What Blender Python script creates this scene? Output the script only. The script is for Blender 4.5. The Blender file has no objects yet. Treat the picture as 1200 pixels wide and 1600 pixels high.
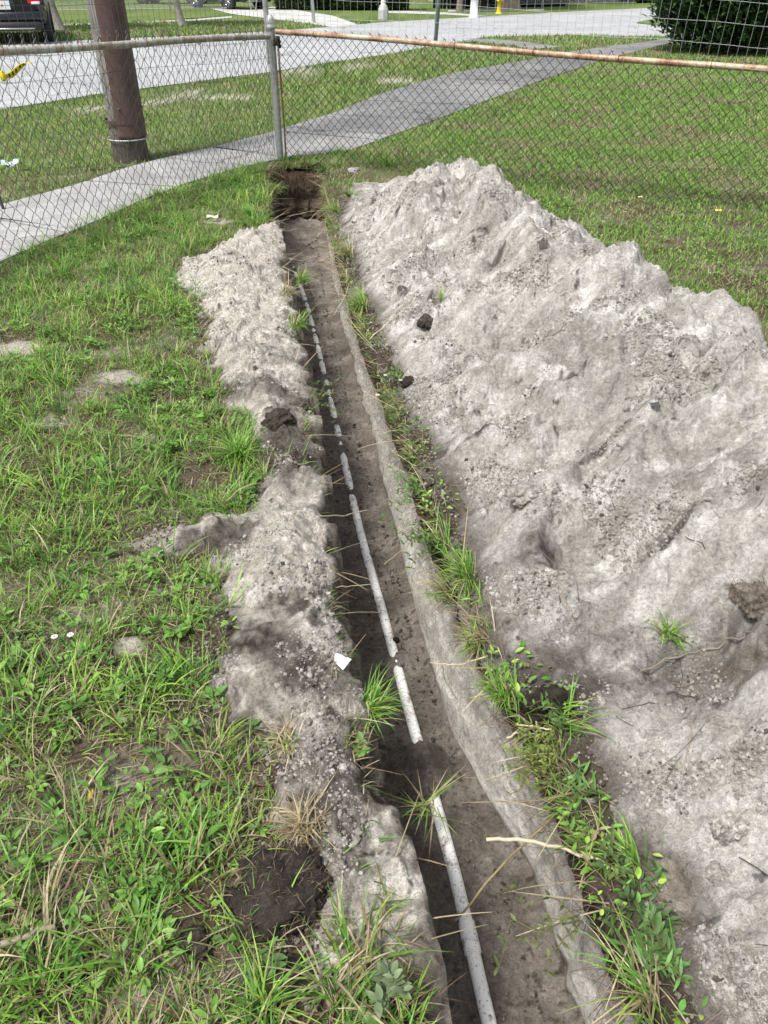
import bpy, math, random
import numpy as np
random.seed(7); rng = np.random.default_rng(7)
R = math.radians
scene = bpy.context.scene

# ------------------------------------------------------------------ camera, sky, sun, exposure
H = 1.4
PITCH = 35.1
cam_d = bpy.data.cameras.new('camera'); cam = bpy.data.objects.new('camera', cam_d)
scene.collection.objects.link(cam); scene.camera = cam
cam_d.sensor_fit = 'HORIZONTAL'; cam_d.sensor_width = 36; cam_d.lens = 36 * 1202 / 1200
cam_d.clip_start = 0.02; cam_d.clip_end = 1000
cam.location = (0, 0, H); cam.rotation_euler = (R(90 - PITCH), 0, 0)

SUN_EL, SUN_AZ = 62, 226        # azimuth clockwise from +Y : behind the camera and to the left
w = bpy.data.worlds.new('World'); scene.world = w; w.use_nodes = True
nt = w.node_tree; bg = nt.nodes['Background']
sk = nt.nodes.new('ShaderNodeTexSky'); sk.sky_type = 'NISHITA'; sk.sun_disc = False
sk.sun_elevation = R(SUN_EL); sk.sun_rotation = R(SUN_AZ); sk.air_density = 1.0; sk.dust_density = 4.0; sk.ozone_density = 1.0
hs = nt.nodes.new('ShaderNodeHueSaturation'); hs.inputs['Saturation'].default_value = 0.45
nt.links.new(sk.outputs[0], hs.inputs['Color']); nt.links.new(hs.outputs[0], bg.inputs[0])
bg.inputs[1].default_value = 0.12
sd = bpy.data.lights.new('sun', 'SUN'); sd.energy = 2.8; sd.angle = R(9); sd.color = (1, .96, .9)
so = bpy.data.objects.new('sun', sd); scene.collection.objects.link(so)
so.location = (-20, -10, 30)
_a = R(SUN_AZ); _e = R(SUN_EL)
from mathutils import Vector, Matrix
so.rotation_euler = Vector((math.sin(_a) * math.cos(_e), math.cos(_a) * math.cos(_e), math.sin(_e))).to_track_quat('Z', 'Y').to_euler()
scene.view_settings.view_transform = 'Standard'; scene.view_settings.look = 'None'
scene.view_settings.exposure = 0.72; scene.view_settings.gamma = 1

# ------------------------------------------------------------------ layout helper: a point of the photo's ground plan, in metres
_p = R(PITCH); _F = np.array([0, math.cos(_p), -math.sin(_p)]); _U = np.array([0, math.sin(_p), math.cos(_p)])
def G(x, y, z=0.0):
    r = _F + np.array([1., 0, 0]) * (x - 600) / 1202 + _U * (800 - y) / 1202
    return np.array([0, 0, H]) + r * ((z - H) / r[2])
def Gs(L, z=0.0): return np.array([G(x, y, z)[:2] for x, y in L])

# ------------------------------------------------------------------ noise in numpy
def _h(ix, iy, s):
    n = (ix.astype(np.int64) * 374761393 + iy.astype(np.int64) * 668265263 + s * 1442695041) & 0xffffffff
    n = ((n ^ (n >> 13)) * 1274126177) & 0xffffffff
    n = ((n ^ (n >> 16)) * 2246822519) & 0xffffffff
    return ((n ^ (n >> 15)) & 0xffffff) / float(0xffffff)
def vn(x, y, s=0):
    xi = np.floor(x); yi = np.floor(y); fx = x - xi; fy = y - yi
    def g(ox, oy):
        a = _h(xi + ox, yi + oy, s) * 6.2831853
        return np.cos(a) * (fx - ox) + np.sin(a) * (fy - oy)
    u = fx * fx * fx * (fx * (fx * 6 - 15) + 10); v = fy * fy * fy * (fy * (fy * 6 - 15) + 10)
    a = g(0, 0); b = g(1, 0); c = g(0, 1); d = g(1, 1)
    return ((a + (b - a) * u) * (1 - v) + (c + (d - c) * u) * v) * 1.5
def fbm(x, y, sc, o=4, s=0, g=.5):
    t = 0; a = 1; n = 0
    for k in range(o):
        t = t + a * vn(x / sc + 17.3 * k, y / sc - 9.1 * k, s + k); n += a; a *= g; sc = sc / 2.03
    return t / n
def ridged(x, y, sc, o=4, s=0):
    t = 0; a = 1; n = 0
    for k in range(o):
        t = t + a * (1 - 2.2 * np.abs(vn(x / sc, y / sc, s + k))); n += a; a *= .5; sc /= 2.1
    return t / n
def worley(x, y, sc, s=0):
    x = x / sc; y = y / sc; xi = np.floor(x); yi = np.floor(y)
    f1 = np.full(x.shape, 9.); f2 = np.full(x.shape, 9.); idd = np.zeros(x.shape)
    for ox in (-1, 0, 1):
        for oy in (-1, 0, 1):
            cx = xi + ox; cy = yi + oy
            d = np.hypot(cx + _h(cx, cy, s) - x, cy + _h(cx, cy, s + 1) - y)
            m = d < f1
            f2 = np.where(m, f1, np.minimum(f2, d)); f1 = np.where(m, d, f1); idd = np.where(m, _h(cx, cy, s + 2), idd)
    return f1, f2, idd
def sst(a, b, x):
    t = np.clip((x - a) / (b - a), 0, 1); return t * t * (3 - 2 * t)
def mixc(a, b, t): return np.asarray(a) * (1 - t[..., None]) + np.asarray(b) * t[..., None]
def sdpoly(px, py, poly):      # positive inside
    n = len(poly); ins = np.zeros(px.shape, bool); d = np.full(px.shape, 1e9)
    for i in range(n):
        x1, y1 = poly[i]; x2, y2 = poly[(i + 1) % n]
        c = ((y1 > py) != (y2 > py)) & (px < (x2 - x1) * (py - y1) / ((y2 - y1) if y2 != y1 else 1e-9) + x1)
        ins ^= c
        l = (x2 - x1) ** 2 + (y2 - y1) ** 2 + 1e-12
        t = np.clip(((px - x1) * (x2 - x1) + (py - y1) * (y2 - y1)) / l, 0, 1)
        d = np.minimum(d, np.hypot(px - x1 - t * (x2 - x1), py - y1 - t * (y2 - y1)))
    return np.where(ins, d, -d)

# ------------------------------------------------------------------ mesh helpers
COL = scene.collection
def mk(name, V, F, mat, parent=None, col=None, smooth=True, matidx=None):
    V = np.ascontiguousarray(V, np.float32)
    me = bpy.data.meshes.new(name)
    groups = F if isinstance(F, list) else [F]
    groups = [np.asarray(g, np.int32) for g in groups if len(g)]
    nl = sum(g.size for g in groups); nf = sum(len(g) for g in groups)
    me.vertices.add(len(V)); me.vertices.foreach_set('co', V.ravel())
    me.loops.add(nl); me.loops.foreach_set('vertex_index', np.concatenate([g.ravel() for g in groups]))
    tot = np.concatenate([np.full(len(g), g.shape[1], np.int32) for g in groups])
    me.polygons.add(nf); me.polygons.foreach_set('loop_start', np.concatenate([[0], np.cumsum(tot)[:-1]]).astype(np.int32))
    me.polygons.foreach_set('loop_total', tot)
    me.polygons.foreach_set('use_smooth', np.full(nf, smooth))
    if matidx is not None: me.polygons.foreach_set('material_index', np.asarray(matidx, np.int32))
    me.update(calc_edges=True)
    if col is not None:
        a = me.color_attributes.new('Col', 'FLOAT_COLOR', 'POINT')
        c = np.ones((len(V), 4), np.float32); c[:, :3] = col; a.data.foreach_set('color', c.ravel())
    for m in (mat if isinstance(mat, list) else [mat]): me.materials.append(m)
    o = bpy.data.objects.new(name, me); COL.objects.link(o)
    if parent is not None: o.parent = parent
    return o
def tag(o, label=None, cat=None, group=None, kind=None):
    if label: o['label'] = label
    if cat: o['category'] = cat
    if group: o['group'] = group
    if kind: o['kind'] = kind
    return o
def thing(name, loc, label, cat, group=None, rz=0):
    o = bpy.data.objects.new(name, None); COL.objects.link(o); o.location = loc; o.rotation_euler = (0, 0, rz)
    o.empty_display_size = .1
    return tag(o, label, cat, group)
def grid_faces(nr, nc):
    i = np.arange((nr - 1) * (nc - 1)); r = i // (nc - 1); c = i % (nc - 1); a = r * nc + c
    return np.stack([a, a + 1, a + nc + 1, a + nc], 1)
class MB:
    def __init__(s): s.V = []; s.F4 = []; s.F3 = []; s.C = []; s.n = 0
    def add(s, V, F, col=None):
        V = np.asarray(V, float); F = np.asarray(F, int) + s.n
        (s.F4 if F.shape[1] == 4 else s.F3).append(F)
        s.V.append(V); s.n += len(V)
        c = np.ones((len(V), 3)) * .5 if col is None else np.broadcast_to(np.asarray(col, float), (len(V), 3)); s.C.append(c)
        return s
    def tube(s, P, r, n=6, col=None, cap=True):
        P = np.asarray(P, float); k = len(P); r = np.broadcast_to(np.asarray(r, float), (k,))
        T = np.gradient(P, axis=0); T /= np.linalg.norm(T, axis=1)[:, None] + 1e-12
        ref = np.array([0, 0, 1.]) if abs(T[:, 2]).mean() < .8 else np.array([1., 0, 0])
        A = np.cross(T, ref); A /= np.linalg.norm(A, axis=1)[:, None] + 1e-12; B = np.cross(T, A)
        an = np.arange(n) * 2 * np.pi / n
        V = P[:, None] + r[:, None, None] * (A[:, None] * np.cos(an)[None, :, None] + B[:, None] * np.sin(an)[None, :, None])
        V = V.reshape(-1, 3); i = np.arange((k - 1) * n); q = i // n; c = i % n; c2 = (c + 1) % n
        F = np.stack([q * n + c, q * n + c2, (q + 1) * n + c2, (q + 1) * n + c], 1)
        s.add(V, F, col)
        if cap:
            for base, pt in ((0, P[0]), ((k - 1) * n, P[-1])):
                ring = V[base:base + n]; VV = np.vstack([ring, [pt]]); c = np.arange(n)
                s.add(VV, np.stack([c, (c + 1) % n, np.full(n, n)], 1), None if col is None else (col if np.ndim(col) == 1 else np.asarray(col)[0]))
        return s
    def box(s, c, d, rz=0, col=None, bev=0.0):
        c = np.asarray(c, float); d = np.asarray(d, float) / 2
        if bev <= 0:
            V = np.array([[x, y, z] for z in (-1, 1) for x, y in ((-1, -1), (1, -1), (1, 1), (-1, 1))]) * d
            F = [[0, 3, 2, 1], [4, 5, 6, 7], [0, 1, 5, 4], [1, 2, 6, 5], [2, 3, 7, 6], [3, 0, 4, 7]]
        else:
            L = []
            for z, k in ((-1, bev), (-1 + bev / d[2], 0), (1 - bev / d[2], 0), (1, bev)):
                for x, y in ((-1, -1), (1, -1), (1, 1), (-1, 1)):
                    for q in (0, 1):
                        first = (x * y > 0) == (q == 0)
                        bx = d[0] - k - (0 if first else bev); by = d[1] - k - (bev if first else 0)
                        L.append([x * bx, y * by, z * d[2]])
            V = np.array(L); F = []
            for r_ in range(3):
                for i in range(8): F.append([r_ * 8 + i, r_ * 8 + (i + 1) % 8, r_ * 8 + 8 + (i + 1) % 8, r_ * 8 + 8 + i])
            F += [[0, 7, 6, 5], [0, 5, 4, 1], [1, 4, 3, 2], [24, 25, 28, 29], [25, 26, 27, 28], [24, 29, 30, 31]]
        ca, sa = math.cos(rz), math.sin(rz)
        V = np.stack([V[:, 0] * ca - V[:, 1] * sa, V[:, 0] * sa + V[:, 1] * ca, V[:, 2]], 1) + c
        return s.add(V, F, col)
    def lathe(s, prof, c=(0, 0, 0), n=16, axis='z', col=None):
        prof = np.asarray(prof, float); k = len(prof); an = np.arange(n) * 2 * np.pi / n
        X = prof[:, 0, None] * np.cos(an); Y = prof[:, 0, None] * np.sin(an); Z = np.broadcast_to(prof[:, 1, None], X.shape)
        V = np.stack([X, Y, Z], 2).reshape(-1, 3)
        if axis == 'x': V = V[:, [2, 0, 1]]
        if axis == 'y': V = V[:, [1, 2, 0]]
        i = np.arange((k - 1) * n); q = i // n; cc = i % n; c2 = (cc + 1) % n
        return s.add(V + np.asarray(c, float), np.stack([q * n + cc, q * n + c2, (q + 1) * n + c2, (q + 1) * n + cc], 1), col)
    def build(s, name, mat, parent=None, smooth=True, col=True):
        F = [np.concatenate(f) for f in (s.F4, s.F3) if f]
        return mk(name, np.concatenate(s.V), F, mat, parent, np.concatenate(s.C) if col else None, smooth)

# ------------------------------------------------------------------ materials
def newmat(name):
    m = bpy.data.materials.new(name); m.use_nodes = True; n = m.node_tree; b = n.nodes['Principled BSDF']; return m, n, b
def N(n, t, **kw):
    x = n.nodes.new(t)
    for k, v in kw.items():
        if k in x.inputs.keys(): x.inputs[k].default_value = v
        else: setattr(x, k, v)
    return x
def coords(n): return N(n, 'ShaderNodeNewGeometry').outputs['Position']
def noise(n, co, sc, det=4, rough=.6):
    x = N(n, 'ShaderNodeTexNoise'); x.inputs['Scale'].default_value = sc; x.inputs['Detail'].default_value = det; x.inputs['Roughness'].default_value = rough
    n.links.new(co, x.inputs['Vector']); return x.outputs['Fac']
def ramp(n, fac, stops):
    r = N(n, 'ShaderNodeValToRGB'); e = r.color_ramp.elements
    while len(e) < len(stops): e.new(.5)
    for el, (p, c) in zip(e, stops): el.position = p; el.color = (*c, 1) if len(c) == 3 else c
    n.links.new(fac, r.inputs[0]); return r.outputs[0]
def mul(n, a, b, f=1, mode='MULTIPLY'):
    m = N(n, 'ShaderNodeMix', data_type='RGBA', blend_type=mode); m.inputs[0].default_value = f
    n.links.new(a, m.inputs[6]); n.links.new(b, m.inputs[7]); return m.outputs[2]
def bump(n, b, hts, dist=.01, strength=1):
    prev = None
    for h, d, s in hts:
        x = N(n, 'ShaderNodeBump'); x.inputs['Strength'].default_value = s; x.inputs['Distance'].default_value = d
        n.links.new(h, x.inputs['Height'])
        if prev is not None: n.links.new(prev, x.inputs['Normal'])
        prev = x.outputs[0]
    n.links.new(prev, b.inputs['Normal'])
def flat(name, c, rough=.6, metal=0, var=.15, sc=30, bmp=.0005):
    m, n, b = newmat(name); co = coords(n); f = noise(n, co, sc)
    cc = np.array(c)
    col = ramp(n, f, [(.3, tuple(cc * (1 - var))), (.7, tuple(np.minimum(cc * (1 + var), 1)))])
    n.links.new(col, b.inputs['Base Color']); b.inputs['Roughness'].default_value = rough; b.inputs['Metallic'].default_value = metal
    if bmp: bump(n, b, [(noise(n, co, sc * 4), bmp, .6)])
    return m
def soilmat(name, crumb=1.0, rough=.95, varlo=.74, varhi=1.30):
    m, n, b = newmat(name); co = coords(n)
    a = N(n, 'ShaderNodeAttribute', attribute_name='Col')
    f1 = noise(n, co, 45, 6, .7); f2 = noise(n, co, 330, 3, .7)
    c = mul(n, a.outputs['Color'], ramp(n, f1, [(.3, (varlo,) * 3), (.7, (varhi,) * 3)])); c = mul(n, c, ramp(n, noise(n, co, 13, 7, .75), [(.3, (.80, .79, .77)), (.5, (1, 1, 1)), (.7, (1.16, 1.17, 1.19))]))
    c = mul(n, c, ramp(n, f2, [(.28, (.72, .71, .70)), (.5, (1, 1, 1)), (.75, (1.22,) * 3)]))
    v2 = N(n, 'ShaderNodeTexVoronoi'); v2.inputs['Scale'].default_value = 150; n.links.new(co, v2.inputs['Vector'])
    c = mul(n, c, ramp(n, v2.outputs['Color'], [(.0, (.8,) * 3), (1, (1.15,) * 3)]))
    # small dark bits of organic matter
    v3 = N(n, 'ShaderNodeTexVoronoi'); v3.inputs['Scale'].default_value = 75; n.links.new(co, v3.inputs['Vector'])
    c = mul(n, c, ramp(n, v3.outputs['Distance'], [(.10, (.66, .64, .61)), (.14, (1, 1, 1))]))
    n.links.new(c, b.inputs['Base Color']); b.inputs['Roughness'].default_value = rough; b.inputs['Specular IOR Level'].default_value = .2
    v = N(n, 'ShaderNodeTexVoronoi', feature='SMOOTH_F1'); v.inputs['Scale'].default_value = 95; n.links.new(co, v.inputs['Vector'])
    bump(n, b, [(f1, .026 * crumb, .9), (v.outputs['Distance'], .013 * crumb, .9), (f2, .008 * crumb, 1.0)])
    return m
def leafmat(name, rough=.5, trans=.3):
    m, n, b = newmat(name); a = N(n, 'ShaderNodeAttribute', attribute_name='Col'); co = coords(n)
    c = mul(n, a.outputs['Color'], ramp(n, noise(n, co, 60, 3), [(.3, (.8,) * 3), (.7, (1.2,) * 3)]))
    n.links.new(c, b.inputs['Base Color']); b.inputs['Roughness'].default_value = rough; b.inputs['Specular IOR Level'].default_value = .35
    t = N(n, 'ShaderNodeBsdfTranslucent'); n.links.new(c, t.inputs['Color'])
    mx = N(n, 'ShaderNodeMixShader'); mx.inputs[0].default_value = trans
    n.links.new(b.outputs[0], mx.inputs[1]); n.links.new(t.outputs[0], mx.inputs[2])
    n.links.new(mx.outputs[0], n.nodes['Material Output'].inputs[0]); return m
M = {}
M['soil'] = soilmat('loose_sandy_soil'); M['wall'] = soilmat('trench_soil', .55); M['leaf'] = leafmat('leaf'); M['gloss'] = leafmat('waxy_leaf', .3, .12)
M['straw'] = flat('dry_stem', (.42, .33, .2), .8, 0, .3, 40)
M['attr'] = soilmat('clod_soil', .6)
M['galv'] = flat('galvanised_steel', (.42, .43, .43), .45, .6, .2, 25)
M['wire'] = flat('weathered_wire', (.035, .035, .032), .55, .5, .4, 20)
M['wirel'] = flat('dull_galvanised_wire', (.12, .12, .115), .5, .5, .3, 20)
M['barew'] = flat('bright_galvanised_wire', (.5, .52, .53), .45, .5, .15, 20)
M['rust'] = flat('rusted_steel', (.20, .085, .04), .8, .2, .5, 30)

# ------------------------------------------------------------------ plan of the yard
LR = Gs([(900, 2600), (650, 1500), (575, 1200), (555, 1120), (520, 930), (502, 800), (488, 700), (470, 560), (452, 470), (436, 400), (424, 340), (425, 262)])
RR = Gs([(1530, 2600), (1018, 1550), (932, 1370), (872, 1210), (795, 1060), (738, 940), (682, 820), (650, 720), (608, 620), (570, 520), (537, 420), (515, 340), (503, 262)])
HF = Gs([(1700, 2600), (1115, 1560), (1040, 1380), (960, 1230), (915, 1120), (815, 1050), (770, 940), (722, 820), (680, 700), (620, 570), (565, 440), (530, 345), (545, 300)])
FR = Gs([(1330, 2500), (935, 1600), (838, 1380), (772, 1270), (705, 1150), (655, 980), (592, 730), (570, 600), (541, 450), (517, 360)], -.46)
def L_rim(Y): return np.interp(Y, LR[:, 1], LR[:, 0]) - .035
def R_rim(Y): return np.interp(Y, RR[:, 1], RR[:, 0])
def H_foot(Y): return np.interp(Y, HF[:, 1], HF[:, 0])
YE = 7.15; DEP = .46
RID = Gs([(440, 342), (405, 362), (345, 385), (300, 402), (258, 430), (300, 470), (315, 520), (325, 580), (350, 640), (400, 690), (420, 720), (405, 775), (370, 800), (290, 818), (225, 845), (240, 870), (330, 880), (360, 930), (345, 1000), (318, 1080), (345, 1110), (400, 1130), (425, 1250), (470, 1330), (480, 1440), (500, 1490), (540, 1530), (662, 1530), (650, 1400), (590, 1250), (565, 1120), (535, 930), (520, 840), (505, 760), (494, 690), (485, 620), (468, 530), (455, 470), (445, 410)])
SW_N = Gs([(-700, 800), (-250, 540), (0, 412), (60, 385), (160, 343), (220, 315), (290, 288), (380, 262), (440, 249), (550, 235), (620, 210), (700, 181), (850, 125), (950, 92), (1040, 70), (1200, 42), (1400, 22)])
SW_F = Gs([(-700, 560), (-250, 392), (0, 322), (60, 306), (120, 290), (190, 266), (240, 252), (330, 232), (430, 206), (520, 178), (600, 146), (700, 117), (800, 99), (900, 80), (960, 72), (1010, 66), (1200, 30), (1400, 10)])
def inpoly(x, y, P): return sdpoly(np.asarray(x, float), np.asarray(y, float), P) > 0
SWP = np.vstack([SW_N, SW_F[::-1]])

def yard_mask(x, y):      # 1 inside the yard, 0 on the pavement side, by distance to the pavement's near edge
    d = sdpoly(x, y, np.vstack([SW_N, [(30, -20), (-30, -20)]]))
    return sst(0.0, .5, d)
def gz(x, y):             # height of the open ground
    m = yard_mask(x, y)
    near = np.exp(-((x - R_rim(y) - .04) / .12) ** 2) * (y < YE)
    return near * (.018 * fbm(x, y, .05, 4, 13) + .012 * np.abs(vn(x / .025, y / .025, 14)) - .004) + m * (.018 * fbm(x, y, .6, 4, 3) + .012 * fbm(x, y, .12, 3, 9)) 

# ------------------------------------------------------------------ ground with the trench cut into it
DIRT = [(285, 148, .45, .5), (352, 152, .5, .4), (475, 112, .5, .9), (150, 172, .5, .35), (240, 160, .3, .3), (560, 104, .6, .8), (620, 128, .4, .5)]
def dirt_at(x, y):
    d = 0 * x
    for px, py, rx, ry in DIRT:
        g = G(px, py); d = np.maximum(d, np.exp(-((x - g[0]) / rx) ** 2 - ((y - g[1]) / ry) ** 2))
    return sst(.35, .8, d + .5 * fbm(x, y, .35, 4, 51))
def soil_yard_color(x, y):
    a = fbm(x, y, .35, 5, 21); b = fbm(x, y, .06, 4, 25)
    c = mixc((.085, .062, .042), (.16, .135, .105), sst(-.25, .35, a + .4 * b))
    c = mixc(c, (.30, .27, .23), sst(.28, .5, a + .2 * b))
    g = mixc((.055, .085, .022), (.10, .115, .04), sst(-.3, .3, fbm(x, y, .5, 3, 44)))
    g = g * np.array([1.4, 1.7, 1.2]); far = sst(5, 9, np.hypot(x, y))
    for px, py, rx, ry in ((20, 545, .16, .10), (190, 590, .12, .08), (280, 845, .16, .07), (340, 345, .12, .08), (205, 1010, .05, .04), (85, 660, .1, .06)):
        q = G(px, py); e = np.exp(-(((x - q[0]) / rx) ** 2 + ((y - q[1]) / ry) ** 2)); c = mixc(c, (.40, .37, .325), sst(.3, .7, e + .3 * b))
    q = G(405, 285); c = mixc(c, (.04, .03, .022), (np.exp(-(np.hypot(x - q[0], y - q[1]) / .36) ** 2) * (1 + b)).clip(0, 1))
    r_ = c * (1 - far[..., None] * .8) + g * (far[..., None] * .8)
    return mixc(r_, (.42, .39, .34), dirt_at(x, y) * sst(-.3, .2, b) * .85)
def build_ground():
    yf = np.concatenate([[-90, -40, -15, -6, -3], np.arange(-1.8, .3, .05)])
    y = .3; ys = []
    while y < YE - .02: ys.append(y); y += .0042 + .0018 * max(y - .5, 0) ** .8
    ys = np.array(ys)
    endw = np.concatenate([np.linspace(YE - .012, YE + .05, 46)])
    out = YE + .05 + np.cumsum(np.geomspace(.03, 14, 55))
    Y = np.concatenate([yf, ys, endw, out])
    SA = np.concatenate([-np.geomspace(160, .05, 40)[:-1] - 2.75, np.linspace(-2.8, 0, 190)])   # left ground, relative to rim (0)
    nw = 62; nfl = 74
    nl, nr_ = len(SA), 0
    SB = np.concatenate([np.linspace(0, 1.2, 75), 1.2 + np.geomspace(.03, 160, 44)])
    rows = []
    lr, rr = L_rim(Y), R_rim(Y)
    nY = len(Y)
    # organic wobble of the rims
    lr = lr + .014 * vn(Y / .16, Y * 0 + 3.3, 5) + .008 * vn(Y / .04, Y * 0 + 7.3, 6)
    rr = rr + .016 * vn(Y / .19, Y * 0 + 1.3, 7) + .009 * vn(Y / .045, Y * 0 + 5.3, 8)
    en = sst(YE - .7, YE - .15, Y); lr = lr - en * (.06 + .05 * vn(Y / .13, Y * 0 + 2.2, 15)); rr = rr + en * (.02 + .05 * vn(Y / .11, Y * 0 + 4.2, 16))
    wl = np.linspace(0, 1, nw + 2)[1:-1]; fl = np.linspace(0, 1, nfl)
    Xl = lr[:, None] + SA; Xr = rr[:, None] + SB
    YY = lambda n: np.repeat(Y[:, None], n, 1)
    Zl = gz(Xl, YY(len(SA))); Zr = gz(Xr, YY(len(SB)))
    # round the lips
    deep = (Y < YE).astype(float)
    kend = sst(0, 1, (YE + .05 - Y) / .062)[:, None] * 1.0     # 1 in trench, 0 beyond the end wall
    Zl = Zl - kend * .03 * np.exp(-(SA[None, :] / .03) ** 2); Zr = Zr - kend * .03 * np.exp(-(SB[None, :] / .03) ** 2)
    fx0 = lr - .005; fx1 = np.minimum(np.interp(Y, FR[:, 1], FR[:, 0]), rr + .01) + .006 * vn(Y / .12, Y * 0 + 9, 13)
    Xf = fx0[:, None] + (fx1 - fx0)[:, None] * fl
    Yf = YY(nfl)
    pipe_x = np.interp(Yf, PIPE[:, 1], PIPE[:, 0])
    zf = -DEP + .011 * fbm(Xf, Yf, .22, 4, 31) + .006 * fbm(Xf, Yf, .035, 3, 35) + .004 * vn(Xf * 0 + 3, Yf / .06, 38)
    dp = np.abs(Xf - pipe_x)
    zf = zf + .008 * np.exp(-((fl[None, :]) / .04) ** 2) + .014 * np.exp(-((1 - fl[None, :]) / .05) ** 2)   # crumbled fillets at the walls
    # soil lying over the buried stretches of the pipe
    bur = bury(Yf[:, :1] + .02 * vn(Xf / .02, Yf / .03, 77))
    zf = zf + bur * np.exp(-(dp / .055) ** 2)
    zf = np.where((Yf > YE - .25), zf + .06 * sst(YE - .25, YE, Yf), zf)
    Zf_open = gz(Xf, Yf)
    Zf = np.where(kend > 0, zf * kend + Zf_open * (1 - kend), Zf_open)
    def wall(xa, za, xb, zb, sgn, seed):
        t = wl[None, :]; z = za[:, None] * (1 - t) + zb[:, None] * t
        # nearly plumb: horizontal move mostly in the lower half
        x = xa[:, None] + (xb - xa)[:, None] * (.25 * t + .75 * t ** 2.2)
        y2 = YY(nw); u = y2 + z * .8
        dsp = .012 * fbm(u * .5, z, .16, 4, seed) + .006 * fbm(u * .35, z * 1.2, .05, 4, seed + 5)
        top = sst(-.17, -.06, z) * sst(.0, -.03, z)
        dsp = dsp + top * (.014 + .02 * fbm(y2, z, .05, 4, seed + 9))
        undercut = -.018 * sst(-.1, -.2, z) * sst(-.42, -.3, z)
        x = x + sgn * (dsp + undercut) * kend
        return x, z
    xlw, zlw = wall(Xl[:, -1], Zl[:, -1], Xf[:, 0], Zf[:, 0], 1, 51)
    xrw, zrw = wall(Xr[:, 0], Zr[:, 0], Xf[:, -1], Zf[:, -1], -1, 61)
    X = np.hstack([Xl, xlw, Xf, xrw[:, ::-1], Xr]); Z = np.hstack([Zl, zlw, Zf, zrw[:, ::-1], Zr])
    Yg = YY(X.shape[1])
    # end wall roughness
    ew = (kend > .02) & (kend < .98)
    ewt = np.where(Yg > YE + .05, np.exp(-(Yg - YE - .05).clip(0, 9) / .12), 0) * (np.abs(X + .75) < .8)
    Yg = Yg + ewt * .13 * fbm(X, X * 0, .2, 3, 73)
    Yg = Yg + np.where(ew, (.05 * fbm(X, Z, .09, 4, 71) + .13 * fbm(X, X * 0, .2, 3, 73) + .03 * fbm(X, Z, .02, 3, 72) - .06 * sst(-.15, -.3, Z)), 0)
    s0 = len(SA); s1 = s0 + nw; s2 = s1 + nfl; s3 = s2 + nw
    C = soil_yard_color(X, Yg)
    # wall strata: black topsoil with roots over pale grey sand
    zz = Z + .035 * fbm(X * 2 + Yg, Z * .4, .10, 4, 81) + .03 * fbm(Yg, Z * 0, .5, 2, 82); st = fbm(Yg * .5 + Z * .6, Z * 1.6, .11, 5, 83)
    wc = mixc((.56, .54, .50), (.42, .40, .365), sst(-.3, .35, st))
    wc = mixc(wc, (.64, .62, .59), sst(.12, .4, fbm(Yg * .4 + Z, Z, .2, 4, 87)))
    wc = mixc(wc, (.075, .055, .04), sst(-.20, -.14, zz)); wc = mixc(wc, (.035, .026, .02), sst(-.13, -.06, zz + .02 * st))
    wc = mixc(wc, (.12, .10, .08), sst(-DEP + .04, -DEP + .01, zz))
    fa = fbm(X, Yg, .18, 5, 91); fb = fbm(X, Yg, .03, 4, 93)
    fc = mixc((.14, .121, .104), (.225, .20, .175), sst(-.3, .35, fa + .3 * fb)); fc = mixc(fc, (.085, .07, .057), sst(.22, .4, fb + .25 * fa))
    fc = mixc(fc, (.26, .24, .21), sst(3.6, 6.2, Yg) * sst(-.25, .3, fa) * .7)
    inside = (kend > 0.0)
    wm = np.zeros(X.shape); wm[:, s0:s1] = 1; wm[:, s2:s3] = 1; wm = wm * (Z < -.01) * inside
    fm = np.zeros(X.shape); fm[:, s1:s2] = 1; fm = fm * inside * (kend > .98)
    em = np.zeros(X.shape); em[:, s0:s3] = 1; em = em * ew
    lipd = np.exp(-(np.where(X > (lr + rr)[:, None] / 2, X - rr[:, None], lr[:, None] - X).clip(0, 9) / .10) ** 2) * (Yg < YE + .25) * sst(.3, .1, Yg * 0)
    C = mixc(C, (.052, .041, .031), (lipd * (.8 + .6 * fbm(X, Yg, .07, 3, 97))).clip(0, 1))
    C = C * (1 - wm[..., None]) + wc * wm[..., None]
    C = C * (1 - fm[..., None]) + fc * fm[..., None]
    ec = mixc((.12, .098, .075), (.028, .021, .016), sst(-.24, -.10, zz)); ec = mixc(ec, (.07, .056, .043), sst(-.32, -.42, zz))  # end wall: dark topsoil, browns below deepened to carry the trench end's shadow
    C = C * (1 - em[..., None]) + ec * em[..., None]
    # the black torn band of topsoil just along both lips
    V = np.stack([X, Yg, Z], 2).reshape(-1, 3)
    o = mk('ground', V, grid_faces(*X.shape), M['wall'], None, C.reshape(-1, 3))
    tag(o, kind='structure')
PIPE = np.array([G(x, y, -.43)[:2] for x, y in [(960, 2400), (765, 1600), (735, 1450), (690, 1270), (652, 1150), (602, 960), (562, 820), (522, 640), (500, 550), (480, 470), (450, 390), (440, 350)]])
PYS = {k: G(600, k, -.43)[1] for k in (1600, 1245, 1215, 1150, 1020, 990, 830, 740, 640, 560, 470, 390)}
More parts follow.
